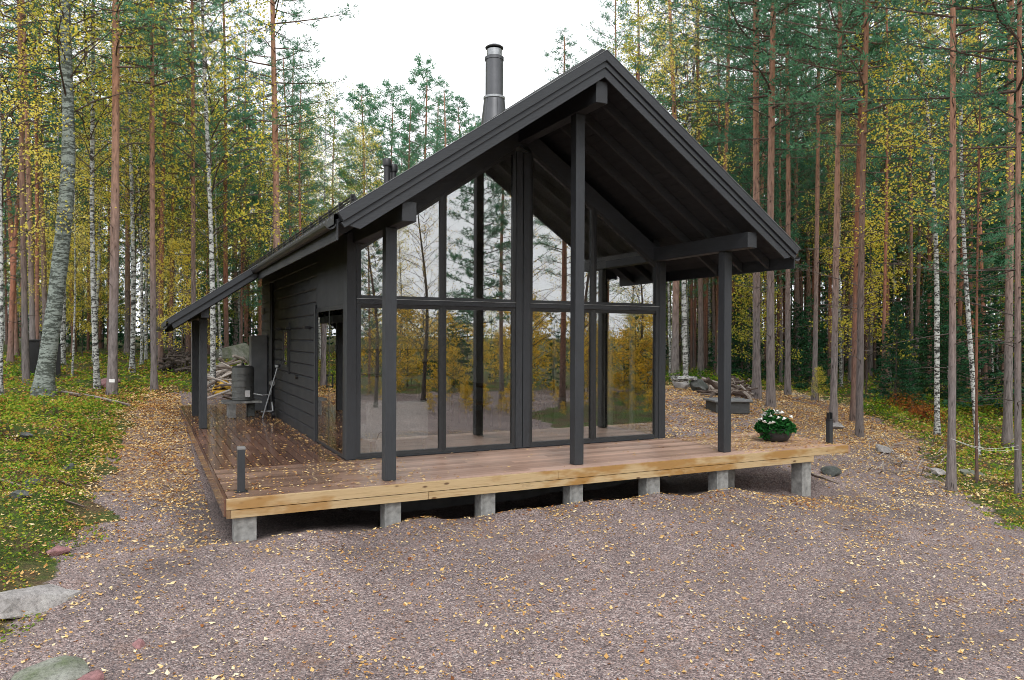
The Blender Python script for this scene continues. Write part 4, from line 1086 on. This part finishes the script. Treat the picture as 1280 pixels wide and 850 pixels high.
def plant(kind, var, x, y, height, label, group, rad=None, lean=(0, 0), rz=None, crown_r=1.0, z=None):
    tm, cm, H = KIND[kind, var]; nm, cat = WORDS[kind]
    s = height/H
    if rz is None: rz = random.uniform(0, 2*PI)
    t = empty(nm, (x, y, gz(x, y) if z is None else z), label, cat, group)
    t.rotation_euler = (lean[0], lean[1], rz) if lean != (0, 0) else (0, 0, rz)
    o = bpy.data.objects.new('trunk', tm); COL.objects.link(o); o.parent = t
    base = {'pine': .15, 'redpine': .14, 'youngpine': .08, 'birch': .11, 'greenbirch': .11, 'barebirch': .13, 'sapling': .035, 'spruce': .11, 'smallspruce': .045}[kind]
    k = (rad/base) if rad else s
    o.scale = (k, k, s)
    c = bpy.data.objects.new('crown', cm); COL.objects.link(c); c.parent = t; c.scale = (s*crown_r, s*crown_r, s)
    TREES.append((x, y)); return t
def plant_px(kind, var, px, dist, wpx, height, label, top_px=None, group='trees standing round the clearing', crown_r=1.0):
    """wpx: trunk width in photo pixels near the base; top_px: column where the trunk is 15 m up"""
    x, y = bearing(px, dist); t = plant(kind, var, x, y, height, label, group, rad=wpx/FPX*dist/2*.78, rz=0, crown_r=crown_r)
    if top_px is not None:
        dx = (top_px-px)/FPX*dist; a = math.atan2(dx, 8.0)
        t.rotation_mode = 'AXIS_ANGLE'; ax = Vector((-_R.y, _R.x, 0)); ax = Vector((_F.x, _F.y, 0)).normalized()
        t.rotation_axis_angle = (a, ax.x, ax.y, ax.z)
    return t
# --- the trees one can single out (column, distance, trunk width in photo px, height, label, column 8 m up)
L = [
 ('birch', 0, 1, 17.5, 6, 14, 'white birch trunk cut by the left edge of the picture', 4),
 ('pine', 0, 33, 20.0, 10, 21, 'greyish pine, left one of the pair left of the leaning birch', 24),
 ('pine', 1, 42, 23.0, 9, 21, 'pine crossing close behind its twin left of the leaning birch', 32),
 ('redpine', 0, 46, 25.0, 7, 19, 'dark red pine trunk just right of the pine pair at far left', 45),
 ('birch', 1, 78, 26.5, 8, 17, 'straight white birch directly behind the leaning birch', 76),
 ('birch', 2, 122, 20.5, 9, 17, 'black flecked birch between the leaning birch and the tagged pine', 110),
 ('pine', 2, 140, 18.6, 15, 20, 'stout pine with a small white tag near its foot', 144),
 ('birch', 0, 165, 25.0, 8, 16, 'birch to the right of the tagged pine', 169),
 ('birch', 1, 177, 29.0, 5, 15, 'very slim birch left of the smooth grey pine', 174),
 ('birch', 2, 183, 31.0, 5, 15, 'slim birch almost hidden by the smooth grey pine', 184),
 ('pine', 3, 193, 20.5, 10, 18, 'smooth grey pine at the left end of the canopy roof', 188),
 ('redpine', 1, 201, 27.0, 8, 18, 'reddish pine between the smooth grey pine and the canopy tip', 202),
 ('redpine', 0, 213, 30.0, 6, 17, 'thin red pine above the tip of the canopy roof', 216),
 ('pine', 0, 243, 24.0, 8, 19, 'pine trunk rising behind the canopy posts', 239),
 ('birch', 0, 266, 21.5, 9, 18, 'bright white birch standing right of the canopy posts', 263),
 ('redpine', 1, 284, 29.0, 8, 17, 'reddish pine right of the bright white birch', 279),
 ('pine', 1, 300, 33.0, 6, 15, 'slim pine above the brushwood heap', 305),
 ('pine', 2, 346, 27.0, 13, 20.5, 'tall orange pine rising behind the cabin roof on the left', 344),
 ('pine', 3, 702, 42.0, 9, 18.8, 'pine whose top shows over the roof just left of the ridge', 702),
 ('pine', 0, 790, 38.0, 9, 21, 'tall pine directly right of the roof ridge', 792),
 ('pine', 1, 844, 28.0, 13, 17, 'grey pine trunk seen between the facade and the right porch post', 842),
 ('birch', 2, 858, 25.5, 9, 16, 'white birch seen between the facade and the right porch post', 856),
 ('pine', 2, 876, 30.0, 10, 20, 'pinkish pine trunk just left of the right porch post', 874),
 ('redpine', 0, 896, 33.0, 8, 18, 'reddish pine close beside the top of the right porch post', 898),
 ('pine', 3, 946, 22.0, 13, 22, 'pale grey pine right of the porch above the utility box', 944),
 ('pine', 0, 964, 20.5, 13, 23, 'big orange topped pine rising from the gravel edge near the planter', 962),
 ('pine', 1, 985, 24.0, 9, 21, 'pine just right of the big orange topped pine', 982),
 ('pine', 2, 1018, 23.0, 8, 20, 'pine standing left of the pronged bollard', 1022),
 ('pine', 3, 1042, 18.5, 11, 19, 'greyish pine directly behind the pronged bollard', 1047),
 ('redpine', 1, 1067, 19.5, 8, 20, 'red trunk close left of the pine on the leafy slope', 1073),
 ('pine', 0, 1075, 17.2, 11, 21, 'pine with rusty upper bark at the top of the leafy slope', 1078),
 ('redpine', 0, 1104, 24.0, 6, 18, 'narrow reddish pine behind the leafy slope', 1106),
 ('pine', 1, 1140, 27.0, 6, 19, 'narrow dark pine left of the leaning white birch', 1136),
 ('birch', 1, 1172, 17.5, 9, 14, 'mottled birch left of the nearest slim pine', 1158),
 ('pine', 2, 1190, 12.6, 12, 18, 'nearest slim pine at the gravel edge on the right', 1191),
 ('redpine', 1, 1222, 13.0, 4.5, 9, 'very thin dark young pine between pine and birch on the right', 1220),
 ('birch', 2, 1224, 15.5, 8, 14, 'white birch leaning left near the right edge', 1196),
 ('pine', 3, 1260, 16.8, 13, 20, 'grey pine second from the right edge behind the tape', 1262),
 ('pine', 0, 1274, 12.3, 10, 18, 'pine at the right edge of the picture', 1270),
 ('spruce', 0, 1262, 21.5, 8, 12, 'dark green spruce filling the right edge', None),
 ('smallspruce', 0, 1120, 23.0, 4, 3.0, 'small bushy spruce behind the leafy slope', None),
 ('sapling', 0, 1023, 22.5, 1.2, 1.1, 'tiny yellow sapling left of the pine behind the bollard', None),
 ('youngpine', 0, 527, 46.0, 7, 18.3, 'pointed pine with the highest tip above the left roof slope', 528),
 ('youngpine', 1, 573, 46.0, 7, 16.0, 'pointed pine beside the flue over the left roof slope', 573),
 ('youngpine', 2, 488, 47.0, 6, 17.0, 'thin pointed pine behind the two roof vents', 488),
 ('youngpine', 1, 452, 45.0, 6, 16.2, 'pointed pine left of the two roof vents', 452),
 ('birch', 1, 90, 22.0, 3.5, 8, 'thin bent young birch right of the leaning birch', 100),
]
for kd, vr, px, ds, wp, ht, lb, tp in L:
    plant_px(kd, vr, px, ds, wp, ht, lb, tp)
# the leaning birch has a trunk of its own shape
x0, y0 = bearing(52, 17.8); z0 = gz(x0, y0)
lb = empty('birch_tree', (x0, y0, z0), 'thick old birch with lichen grey bark leaning to the right at the left side', 'birch tree', 'trees standing round the clearing')
def off(px, zpx): dx = (px-52)/FPX*17.8; return (dx*_R.x, dx*_R.y, (zpx)/FPX*17.8)
path = [(-.0, 0, -.4), (0, 0, 0)] + [off(p, 480-q) for p, q in ((60, 430), (67, 380), (74, 320), (82, 250), (85, 200), (86, 150), (83, 80), (80, 0), (82, -120), (86, -220))]
tmesh = trunk_mesh(5, 13.4, .21, .05, 'lichen_bark', .0, .35, 14, path=path, knots=8)
o = bpy.data.objects.new('trunk', tmesh); COL.objects.link(o); o.parent = lb
cmesh = crown_birch(501, 14, 6.5, 2.6, 46, 4500, .035)
o = bpy.data.objects.new('crown', cmesh); COL.objects.link(o); o.parent = lb; o.location = off(83, 0)
x, y = bearing(144, 18.3)
tag_ = MB().box(-.07, .07, -.008, .008, -.04, .04).build('tag', 'label_white', None)
tag_.location = (x-.07, y-.0, gz(x, y)+.40); tag_.rotation_euler = (0, 0, -YAW)
setprops(tag_, 'small white tag fixed low on the stout pine at the left', 'tag')

# --- the rest of the wood, tree by tree
def zone_name(px):
    return ('behind the mossy bank on the left' if px < 230 else 'behind the canopy and the left roof slope' if px < 420 else
            'beyond the cabin roof' if px < 800 else 'behind the porch on the right' if px < 980 else 'in the dense wood on the right')
ADJ = {'pine': 'tall pine', 'redpine': 'red-barked pine', 'youngpine': 'young pine', 'birch': 'yellow birch', 'greenbirch': 'green-leaved birch',
       'sapling': 'thin yellow understorey birch', 'spruce': 'dark spruce', 'smallspruce': 'small dark spruce'}
def fill(n, px0, px1, d0, d1, weights, hfac=1.0, cap=None, mind=1.3, kname=''):
    ks = list(weights); ws = [weights[k] for k in ks]; c = 0; tries = 0
    while c < n and tries < n*40:
        tries += 1
        px = random.uniform(px0, px1); ds = math.sqrt(random.uniform(d0*d0, d1*d1)); x, y = bearing(px, ds)
        if float(poly_sd(np.array([x]), np.array([y]), YARD)[0]) > -.8: continue
        if any((x-a)**2+(y-b)**2 < mind**2 for a, b in TREES): continue
        k = random.choices(ks, ws)[0]; var = random.choice([v for kk, v in KIND if kk == k]); H = KIND[k, var][2]
        h = H*random.uniform(.78, 1.15)*hfac
        if cap: h = min(h, cap(px, ds)*random.uniform(.8, 1.0))
        if h < 2: continue
        zn = zone_name(px)
        t = plant(k, var, x, y, h, '%s among the crowded trunks %s' % (ADJ[k], zn), '%ss %s' % (ADJ[k], zn), rad={'pine': .15, 'redpine': .13, 'youngpine': .08, 'birch': .085, 'greenbirch': .085, 'sapling': .03, 'spruce': .10, 'smallspruce': .04}[k]*random.uniform(.5, .95),
                  lean=(random.gauss(0, .018), random.gauss(0, .018)) if k not in ('birch',) else (random.gauss(0, .04), random.gauss(0, .04)))
        c += 1
skycap = lambda px, ds: 1.7 + ds*(418-(110 if px < 560 else 150))/FPX
fill(38, -110, 235, 27, 46, {'pine': 5, 'redpine': 5, 'birch': 3.2, 'youngpine': 1.5, 'greenbirch': 2}, .8)
fill(22, 235, 380, 26, 44, {'pine': 4, 'redpine': 3, 'birch': 4, 'youngpine': 1.5, 'greenbirch': 1}, .85, lambda px, ds: 1.7+ds*(418-60)/FPX)
fill(26, 375, 690, 32, 52, {'pine': 2, 'birch': 5, 'youngpine': 3, 'greenbirch': 3}, 1.0, skycap)
fill(18, 730, 960, 28, 50, {'pine': 5, 'redpine': 2, 'greenbirch': 2, 'birch': .4, 'youngpine': 3}, 1.0)
fill(48, 960, 1390, 25, 48, {'pine': 6, 'redpine': 5, 'youngpine': 2.5, 'birch': 1.8, 'greenbirch': 1.6, 'spruce': .7}, .92)
fill(38, 860, 1390, 30, 50, {'redpine': 5, 'pine': 3}, 1.0, mind=1.0)
fill(14, -110, 380, 26, 44, {'sapling': 5, 'smallspruce': 3, 'spruce': .6}, 1.0)
fill(22, 800, 1390, 21, 42, {'sapling': 3, 'smallspruce': 5}, 1.0)
# --- far wood that reads as one mass
def lowres(kind, seed):
    if kind == 'pine': return crown_pine(seed, 18, 6, 2.4, 26, 420, 4, .42, .06, dead=4)
    if kind == 'pole': return crown_pine(seed, 16, 8, 1.6, 22, 300, 4, .36, .05, dead=10)
    if kind == 'whitepole': return crown_birch(seed, 14, 6, 1.6, 16, 420, .11)
    if kind == 'spruce': return crown_spruce(seed, 14, .3, 2.4, 40, 520, 4, .42, .07)
    if kind == 'birch': return crown_birch(seed, 14, 2, 2.4, 22, 900, .12)
    if kind == 'gbirch': return crown_birch(seed, 12, 1.2, 2.2, 22, 900, .12, 'birch_leaves_green')
    if kind == 'orange': return crown_birch(seed, 4.4, .2, 1.5, 30, 1500, .07, 'orange_leaves')
def mesh_arrays(me):
    v = np.empty(len(me.vertices)*3, np.float32); me.vertices.foreach_get('co', v); f = np.empty(len(me.polygons)*4, np.int32); me.loops.foreach_get('vertex_index', f)
    mi = np.empty(len(me.polygons), np.int32); me.polygons.foreach_get('material_index', mi); return v.reshape(-1, 3), f.reshape(-1, 4), mi
def wood(name, label, spots, kinds, cat, seed, trunks=True):
    r = np.random.default_rng(seed); src = {}
    mats = []; parts = {}
    for k in kinds:
        me = lowres(k, seed+len(k)); src[k] = (mesh_arrays(me), [m.name for m in me.materials])
        tr = tubes_np([(np.stack((np.zeros(6), np.zeros(6), np.linspace(-.5, {'pine': 17, 'spruce': 13, 'birch': 13, 'gbirch': 11, 'orange': 2, 'pole': 15, 'whitepole': 13}[k], 6)), -1), np.linspace({'orange': .03, 'pole': .10, 'whitepole': .08}.get(k, .13), .02, 6))], 6)
        src[k] += (tr,)
        bpy.data.meshes.remove(me)
    for (x, y, k, s) in spots:
        (v, f, mi), mn, tr = src[k]; a = r.uniform(0, 2*PI); p = np.array([x, y, gz(x, y)])
        vv = rot_z(v*s, a)+p
        for i, m in enumerate(mn):
            sel = f[mi == i]; idx, inv = np.unique(sel.ravel(), return_inverse=True)
            parts.setdefault(m, []).append((vv[idx], inv.reshape(-1, 4)))
        if trunks: parts.setdefault('birch_bark' if k in ('birch', 'gbirch', 'whitepole') else 'red_pine_bark' if k in ('pine', 'pole') else 'spruce_bark', []).append((tr[0]*s*np.array([1, 1, 1])+p, tr[1]))
    out = []
    for m, lst in parts.items():
        Vs = []; Fs = []; b = 0
        for v, f in lst: Vs.append(v); Fs.append(f+b); b += len(v)
        out.append((np.concatenate(Vs), np.concatenate(Fs))); mats.append(m)
    me = np_multi(name, out, mats); o = bpy.data.objects.new(name, me); COL.objects.link(o)
    return setprops(o, label, cat, kind='stuff')
r = np.random.default_rng(77); sp = []
for _ in range(250):
    px = r.uniform(-420, 1750); ds = math.sqrt(r.uniform(42**2, 95**2)); x, y = bearing(px, ds)
    if 380 < px < 720: kk = r.choice(['pine', 'birch', 'gbirch', 'spruce'], p=[.25, .3, .2, .25]); s = min(1.0, (1.7+ds*(418-150)/FPX)/16)*r.uniform(.75, 1)
    elif px <= 380: kk = r.choice(['pine', 'birch', 'gbirch', 'spruce'], p=[.42, .22, .18, .18]); s = min(1.1, (1.7+ds*(418-215)/FPX)/15)*r.uniform(.7, 1.1)
    else: kk = r.choice(['pine', 'birch', 'gbirch', 'spruce'], p=[.48, .12, .22, .18]); s = min(1.1, (1.7+ds*(418-215)/FPX)/15)*r.uniform(.7, 1.1)
    sp.append((x, y, kk, s))
for _ in range(400):
    px = r.uniform(-350, 1700) if r.uniform() < .4 else r.uniform(830, 1500); ds = math.sqrt(r.uniform(36**2, 70**2)); x, y = bearing(px, ds)
    if 400 < px < 720: continue
    sp.append((x, y, r.choice(['pole', 'whitepole'], p=[.72, .28]), r.uniform(.7, .95)))
for _ in range(150):
    px = r.uniform(-350, 1600); ds = math.sqrt(r.uniform(58**2, 95**2)); x, y = bearing(px, ds)
    sp.append((x, y, r.choice(['spruce', 'gbirch'], p=[.8, .2]), r.uniform(.3, .5)))
for _ in range(170):      # low undergrowth between the far trunks
    px = r.uniform(-300, 1600); ds = math.sqrt(r.uniform(36**2, 60**2)); x, y = bearing(px, ds)
    sp.append((x, y, 'spruce', r.uniform(.2, .42)))
wood('far_wood', 'far off mass of pines spruces and yellow birches closing the view', sp, ['pine', 'birch', 'gbirch', 'spruce', 'pole', 'whitepole'], 'wood', 5)
# wood on the far side of the clearing, behind the camera, which the big windows mirror
sp = []
def mirror_spot(px, ds): x, y = bearing(px, ds); return x, -y
for _ in range(300):
    px = r.uniform(-250, 1450); ds = math.sqrt(r.uniform(56**2, 95**2)); x, y = mirror_spot(px, ds)
    sp.append((x, y, r.choice(['pine', 'spruce', 'birch'], p=[.25, .45, .3]), r.uniform(.24, .46)))
for _ in range(26):
    px = r.choice([430, 520, 560, 690, 800, 900])+r.normal(0, 22); ds = r.uniform(38, 60); x, y = mirror_spot(px, ds)
    sp.append((x, y, 'spruce', r.uniform(.2, .36)))
for _ in range(130):
    px = r.uniform(-200, 1400); ds = r.uniform(34, 58); x, y = mirror_spot(px, ds)
    sp.append((x, y, 'orange', r.uniform(.45, 1.15)))
for _ in range(200):
    px = r.uniform(-100, 1300); ds = r.uniform(25, 38); x, y = mirror_spot(px, ds)
    sp.append((x, y, 'orange', r.uniform(.10, .26)))
wood('autumn_thicket', 'orange and yellow thicket across the clearing mirrored in the windows', sp, ['pine', 'birch', 'spruce', 'orange'], 'thicket', 9)
for kd, vr, px, ds, ht, lb in (('pine', 1, 628, 31, 13, 'spreading pine mirrored in the tall left panes beside the centre post'), ('redpine', 0, 704, 27, 15, 'red pine trunk mirrored left of the centre porch post'),
        ('birch', 1, 500, 40, 9, 'thin birch mirrored in the window behind the left porch post'), ('birch', 2, 790, 44, 10, 'birch mirrored in the rightmost panes'),
        ('youngpine', 1, 603, 28, 10.5, 'broad young pine mirrored across the reflected centre post'),
        ('barebirch', 0, 530, 30, 9.5, 'nearly leafless birch mirrored in the second tall pane'), ('barebirch', 0, 655, 36, 12, 'nearly leafless birch mirrored above the centre post'),
        ('barebirch', 0, 730, 33, 10, 'nearly leafless birch mirrored right of the centre porch post'), ('barebirch', 0, 470, 27, 8, 'nearly leafless birch mirrored in the leftmost panes'),
        ('barebirch', 0, 800, 38, 9, 'nearly leafless birch mirrored in the low right end of the gable'),
        ('youngpine', 0, 462, 34, 8.5, 'young pine mirrored in the narrow left pane'), ('pine', 3, 760, 50, 12, 'pine mirrored at the right side of the gable window')):
    x, y = mirror_spot(px, ds); plant(kd, vr, x, y, ht, lb, 'trees mirrored in the gable windows')

# ------------------------------------------------------------------ ground cover, litter
def scatter(n, region, dens, seed):
    """uniform in region box, thinned by dens(x,y) in 0..1"""
    r = np.random.default_rng(seed); x = r.uniform(region[0], region[1], n); y = r.uniform(region[2], region[3], n)
    k = r.uniform(0, 1, n) < dens(x, y); x = x[k]; y = y[k]; return x, y
def inview(x, y, m=.42):
    dx, dy = x-CX, y-CY; fw = dx*_F.x+dy*_F.y; rr = (dx*_R.x+dy*_R.y)/np.maximum(fw, .1); return (fw > 2) & (np.abs(rr) < .6927+m), fw
def onhouse(x, y): return (x > -1.78) & (x < 7.8) & (y > -1.95) & ((x < 5.6) & (y < 9.9) | (y < 0))
def clump(x, y, a=1.0): return .6*clump0(x, y, a)+.4*clump0(x*.7+y*.9+3, y*.8-x*.6, a*2.3)
def clump0(x, y, a=1.0): return .5+.5*np.sin(x*a*2.1+np.sin(y*a*1.7)*1.5)*np.sin(y*a*1.9+np.sin(x*a*1.3)*1.2)
# low berry shrubs and moss on both banks (dense near the camera, thinner far off)
def d_shrub(x, y):
    v, fw = inview(x, y); s_ = poly_sd(x, y, YARD)+wob(x, y)
    return np.where(v & (s_ < -.05), np.clip(14/np.maximum(fw, 5), 0, 1)**1.5*(.4+.6*(clump(x, y, .8) > .42))*(1-.95*slope_zone(x, y)), 0)
xs = []; ys = []
for reg, n, sd_ in (((-13, -2.4, -7, 9), 190000, 1), ((-20, 0, 9, 28), 120000, 2), ((7.5, 24, -9, 5), 145000, 3), ((9, 34, 3, 24), 90000, 4)):
    x, y = scatter(n, reg, d_shrub, sd_); xs.append(x); ys.append(y)
x = np.concatenate(xs); y = np.concatenate(ys)
_, fw = inview(x, y)
hgt = (.02+.34*clump(x, y, 1.6)**1.8*smooth01((-poly_sd(x, y, YARD)-.05)/.6))
z = ground_z(x, y) + RNG.uniform(0, 1, len(x))*hgt
v, f = leaf_quads(np.stack((x, y, z), -1), np.clip(.0022*fw, .014, .05), .6, .35, 31)
o = np_mesh('berry_shrubs', v, f, M['ground_shrub']); setprops(o, 'low green and yellow berry shrubs covering the forest floor', 'ground cover', kind='stuff')
# yellow birch leaves lying on everything
def d_leaf(x, y):
    v, fw = inview(x, y); s_ = poly_sd(x, y, YARD); lz = litter_zone(x, y)
    patch = .25+2.6*clump(x, y, 1.3)**2.2
    g = (.30+.22*clump(x, y, .5))*(.35+.65*patch) + lz*.85*(.4+.6*patch)
    back = .06*smooth01((y-1)/4)
    d = np.where(s_ > 0, g+back, (.16+.45*clump(x+3, y, .9))*np.clip(18/np.maximum(fw, 6), 0, 1.0)+lz*.4)
    return np.where(v & ~onhouse(x, y), d, 0)
xs = []; ys = []
for reg, n, sd_ in (((-6, 12, -8, -1.9), 56000, 11), ((-4.4, -1.7, -2, 13), 30000, 12), ((-14, -3, -6, 12), 27000, 13), ((5.5, 18, -3, 12), 95000, 14), ((-12, 2, 9, 26), 26000, 15), ((10, 30, -6, 20), 22000, 16)):
    x, y = scatter(n, reg, d_leaf, sd_); xs.append(x); ys.append(y)
x = np.concatenate(xs); y = np.concatenate(ys); _, fw = inview(x, y)
lift = np.where(poly_sd(x, y, YARD) > 0, .012, .05)
z = ground_z(x, y)+RNG.uniform(.2, 1, len(x))*lift
C = np.stack((x, y, z), -1); size = np.clip(.0009*fw+.011, .016, .034)*RNG.uniform(.6, 1.25, len(x))
pale = (RNG.uniform(0, 1, len(x)) < np.where(litter_zone(x, y) > .25, .35, .72))
for m_, sel, nm, lab in (('litter', ~pale, 'fallen_leaves', 'orange brown fallen leaves on path and slopes'), ('litter_pale', pale, 'fallen_leaves', 'pale yellow fallen leaves scattered over the gravel')):
    v, f = leaf_quads(C[sel], size[sel]*RNG.choice([.55, .8, 1, 1.25], sel.sum()), .62, .6, 41, fold=True); o = np_mesh(nm, v, f, M[m_]); setprops(o, lab, 'fallen leaves', kind='stuff')
# leaves on the deck
def d_deck(x, y):
    side = (x < -.02) & (x > -1.72) & (y < 9.8) & (y > -1.9); front = (x > -1.72) & (x < 7.7) & (y > -1.9) & (y < -.06)
    a = np.where(side & (y > -1.9), .16+.35*np.exp(-((x+.12)/.16)**2)+.25*np.exp(-((y+1.1)/.9)**2)+.25*smooth01((y-3.5)/2), 0)
    b = np.where(front, np.where(x > 5.6, .75, .35*smooth01((1.2-x)/1.6)+.012), 0)
    return np.maximum(a, b)*(.55+.9*clump(x, y, 2.0))
xs = []; ys = []
for reg, n, sd_ in (((-1.72, 0, -1.9, 9.8), 6500, 21), ((0, 7.7, -1.9, -.06), 9000, 22)):
    x, y = scatter(n, reg, d_deck, sd_); xs.append(x); ys.append(y)
x = np.concatenate(xs); y = np.concatenate(ys)
C = np.stack((x, y, RNG.uniform(.004, .010, len(x))), -1); pale = RNG.uniform(0, 1, len(x)) < .5
for m_, sel, lab in (('litter', ~pale, 'wet orange leaves strewn on the deck planks'), ('litter_pale', pale, 'pale yellow leaves strewn on the deck planks')):
    v, f = leaf_quads(C[sel], .019*RNG.uniform(.5, 1.3, sel.sum()), .72, .93, 51, fold=True); o = np_mesh('deck_leaves', v, f, M[m_]); setprops(o, lab, 'fallen leaves', kind='stuff')
# a few shrubs one can single out
def bush(px, dist, rx, h, mat, n, lab, seed, size=.028):
    x, y = bearing(px, dist); r = np.random.default_rng(seed); C = r.normal(size=(n, 3)); C /= np.linalg.norm(C, axis=1)[:, None]
    C *= (r.uniform(.1, 1, n)**.45)[:, None]*np.array([rx, rx, h]); C[:, 2] = np.abs(C[:, 2])
    C[:, 0] += .2*rx*np.sin(C[:, 2]*9/h+C[:, 1]*3); t = empty('shrub', (x, y, gz(x, y)), lab, 'shrub')
    v, f = leaf_quads(C, size, .6, .15, seed); np_mesh('leaves', v, f, M[mat], t)
    ps = []
    for k in range(14):
        e = C[r.integers(n)]; s = np.linspace(0, 1, 3)[:, None]; ps.append((s*e+np.array([0, 0, -.03])*(1-s), np.array([.01, .007, .003])))
    v, f = tubes_np(ps, 4); np_mesh('stem', v, f, M['spruce_bark'], t)
bush(1128, 22, .9, .8, 'rusty_leaves', 1500, 'rust red shrub behind the leafy slope at the right', 1)
bush(1160, 20.5, .6, .5, 'rusty_leaves', 900, 'low rust brown shrub between the leafy slope and the mottled birch', 2)
bush(1098, 21, .6, .6, 'shrub_leaves', 1000, 'yellow green shrub at the crest of the leafy slope', 3)
bush(275, 26, 1.3, .55, 'shrub_leaves', 1400, 'bright yellow green shrub behind the brushwood heap', 4, .04)
bush(318, 27, 1.0, .5, 'shrub_leaves', 1000, 'green shrub beside the moss covered boulder near the wall corner', 5, .04)
bush(870, 27, 1.4, .6, 'shrub_leaves', 1400, 'yellow green shrub behind the boulder seen past the facade', 6, .04)
bush(915, 26, 1.2, .55, 'shrub_leaves', 1200, 'yellow green shrub behind the right porch post', 7, .04)
# marker tape between two trees on the right
a = Vector((*bearing(1190, 12.55), 0)); b = Vector((*bearing(1274, 12.25), 0))
za, zb = gz(a.x, a.y)+.90, gz(b.x, b.y)+.86
tp = empty('marker_tape', (a.x, a.y, za), 'thin white marker tape with yellow green flags strung between right-hand trees', 'tape')
for k in range(2):
    pts = []
    for i in range(13):
        t = i/12; p = a.lerp(b, t); pts.append((p.x-a.x, p.y-a.y, (zb-za)*t-.10*math.sin(PI*t)-k*.06*t))
    MB().tube(pts, .003, 5).build('tape', 'tape_white', tp)
for i in (8, 10, 11):
    t = i/12; p = a.lerp(b, t)-a; zz = (zb-za)*t-.10*math.sin(PI*t)
    MB().box(p.x-.02, p.x+.02, p.y-.003, p.y+.003, zz-.06, zz+.0).build('flag', 'flag_green', tp)

# ------------------------------------------------------------------ sky and sun
w = bpy.data.worlds.new('World'); scene.world = w; w.use_nodes = True
nt = w.node_tree; nt.nodes.clear()
sky = nt.nodes.new('ShaderNodeTexSky'); sky.sky_type = 'NISHITA'; sky.sun_disc = False
SE, SR = math.radians(48), math.radians(200)
sky.sun_elevation = SE; sky.sun_rotation = SR; sky.dust_density = 4; sky.air_density = 1.2
hs = nt.nodes.new('ShaderNodeHueSaturation'); hs.inputs['Saturation'].default_value = .12
mx = nt.nodes.new('ShaderNodeMix'); mx.data_type = 'RGBA'; mx.inputs[0].default_value = .8; mx.inputs[7].default_value = (9.6, 9.8, 10.1, 1)
bg = nt.nodes.new('ShaderNodeBackground'); bg.inputs[1].default_value = .105
out = nt.nodes.new('ShaderNodeOutputWorld')
nt.links.new(sky.outputs[0], hs.inputs['Color']); nt.links.new(hs.outputs[0], mx.inputs[6]); nt.links.new(mx.outputs[2], bg.inputs[0]); nt.links.new(bg.outputs[0], out.inputs[0])
sd_ = bpy.data.lights.new('sun', 'SUN'); sd_.energy = .9; sd_.angle = math.radians(25); sd_.color = (1, .97, .92)
so = bpy.data.objects.new('sun', sd_); COL.objects.link(so)
dirv = Vector((math.sin(SR)*math.cos(SE), math.cos(SR)*math.cos(SE), math.sin(SE)))
so.rotation_euler = dirv.to_track_quat('Z', 'Y').to_euler(); so.location = (0, 0, 40)

vs = scene.view_settings; vs.view_transform = 'Standard'; vs.look = 'None'; vs.gamma = 1; vs.use_curve_mapping = False; vs.exposure = .72
scene.render.engine = 'CYCLES'; cy = scene.cycles
cy.max_bounces = 8; cy.diffuse_bounces = 3; cy.glossy_bounces = 4; cy.transmission_bounces = 4; cy.transparent_max_bounces = 16
cy.use_adaptive_sampling = True; cy.adaptive_threshold = .02
cy.use_denoising = True; cy.filter_width = .9; cy.denoising_prefilter = 'FAST'
cy.caustics_reflective = False; cy.caustics_refractive = False
scene.render.film_transparent = False
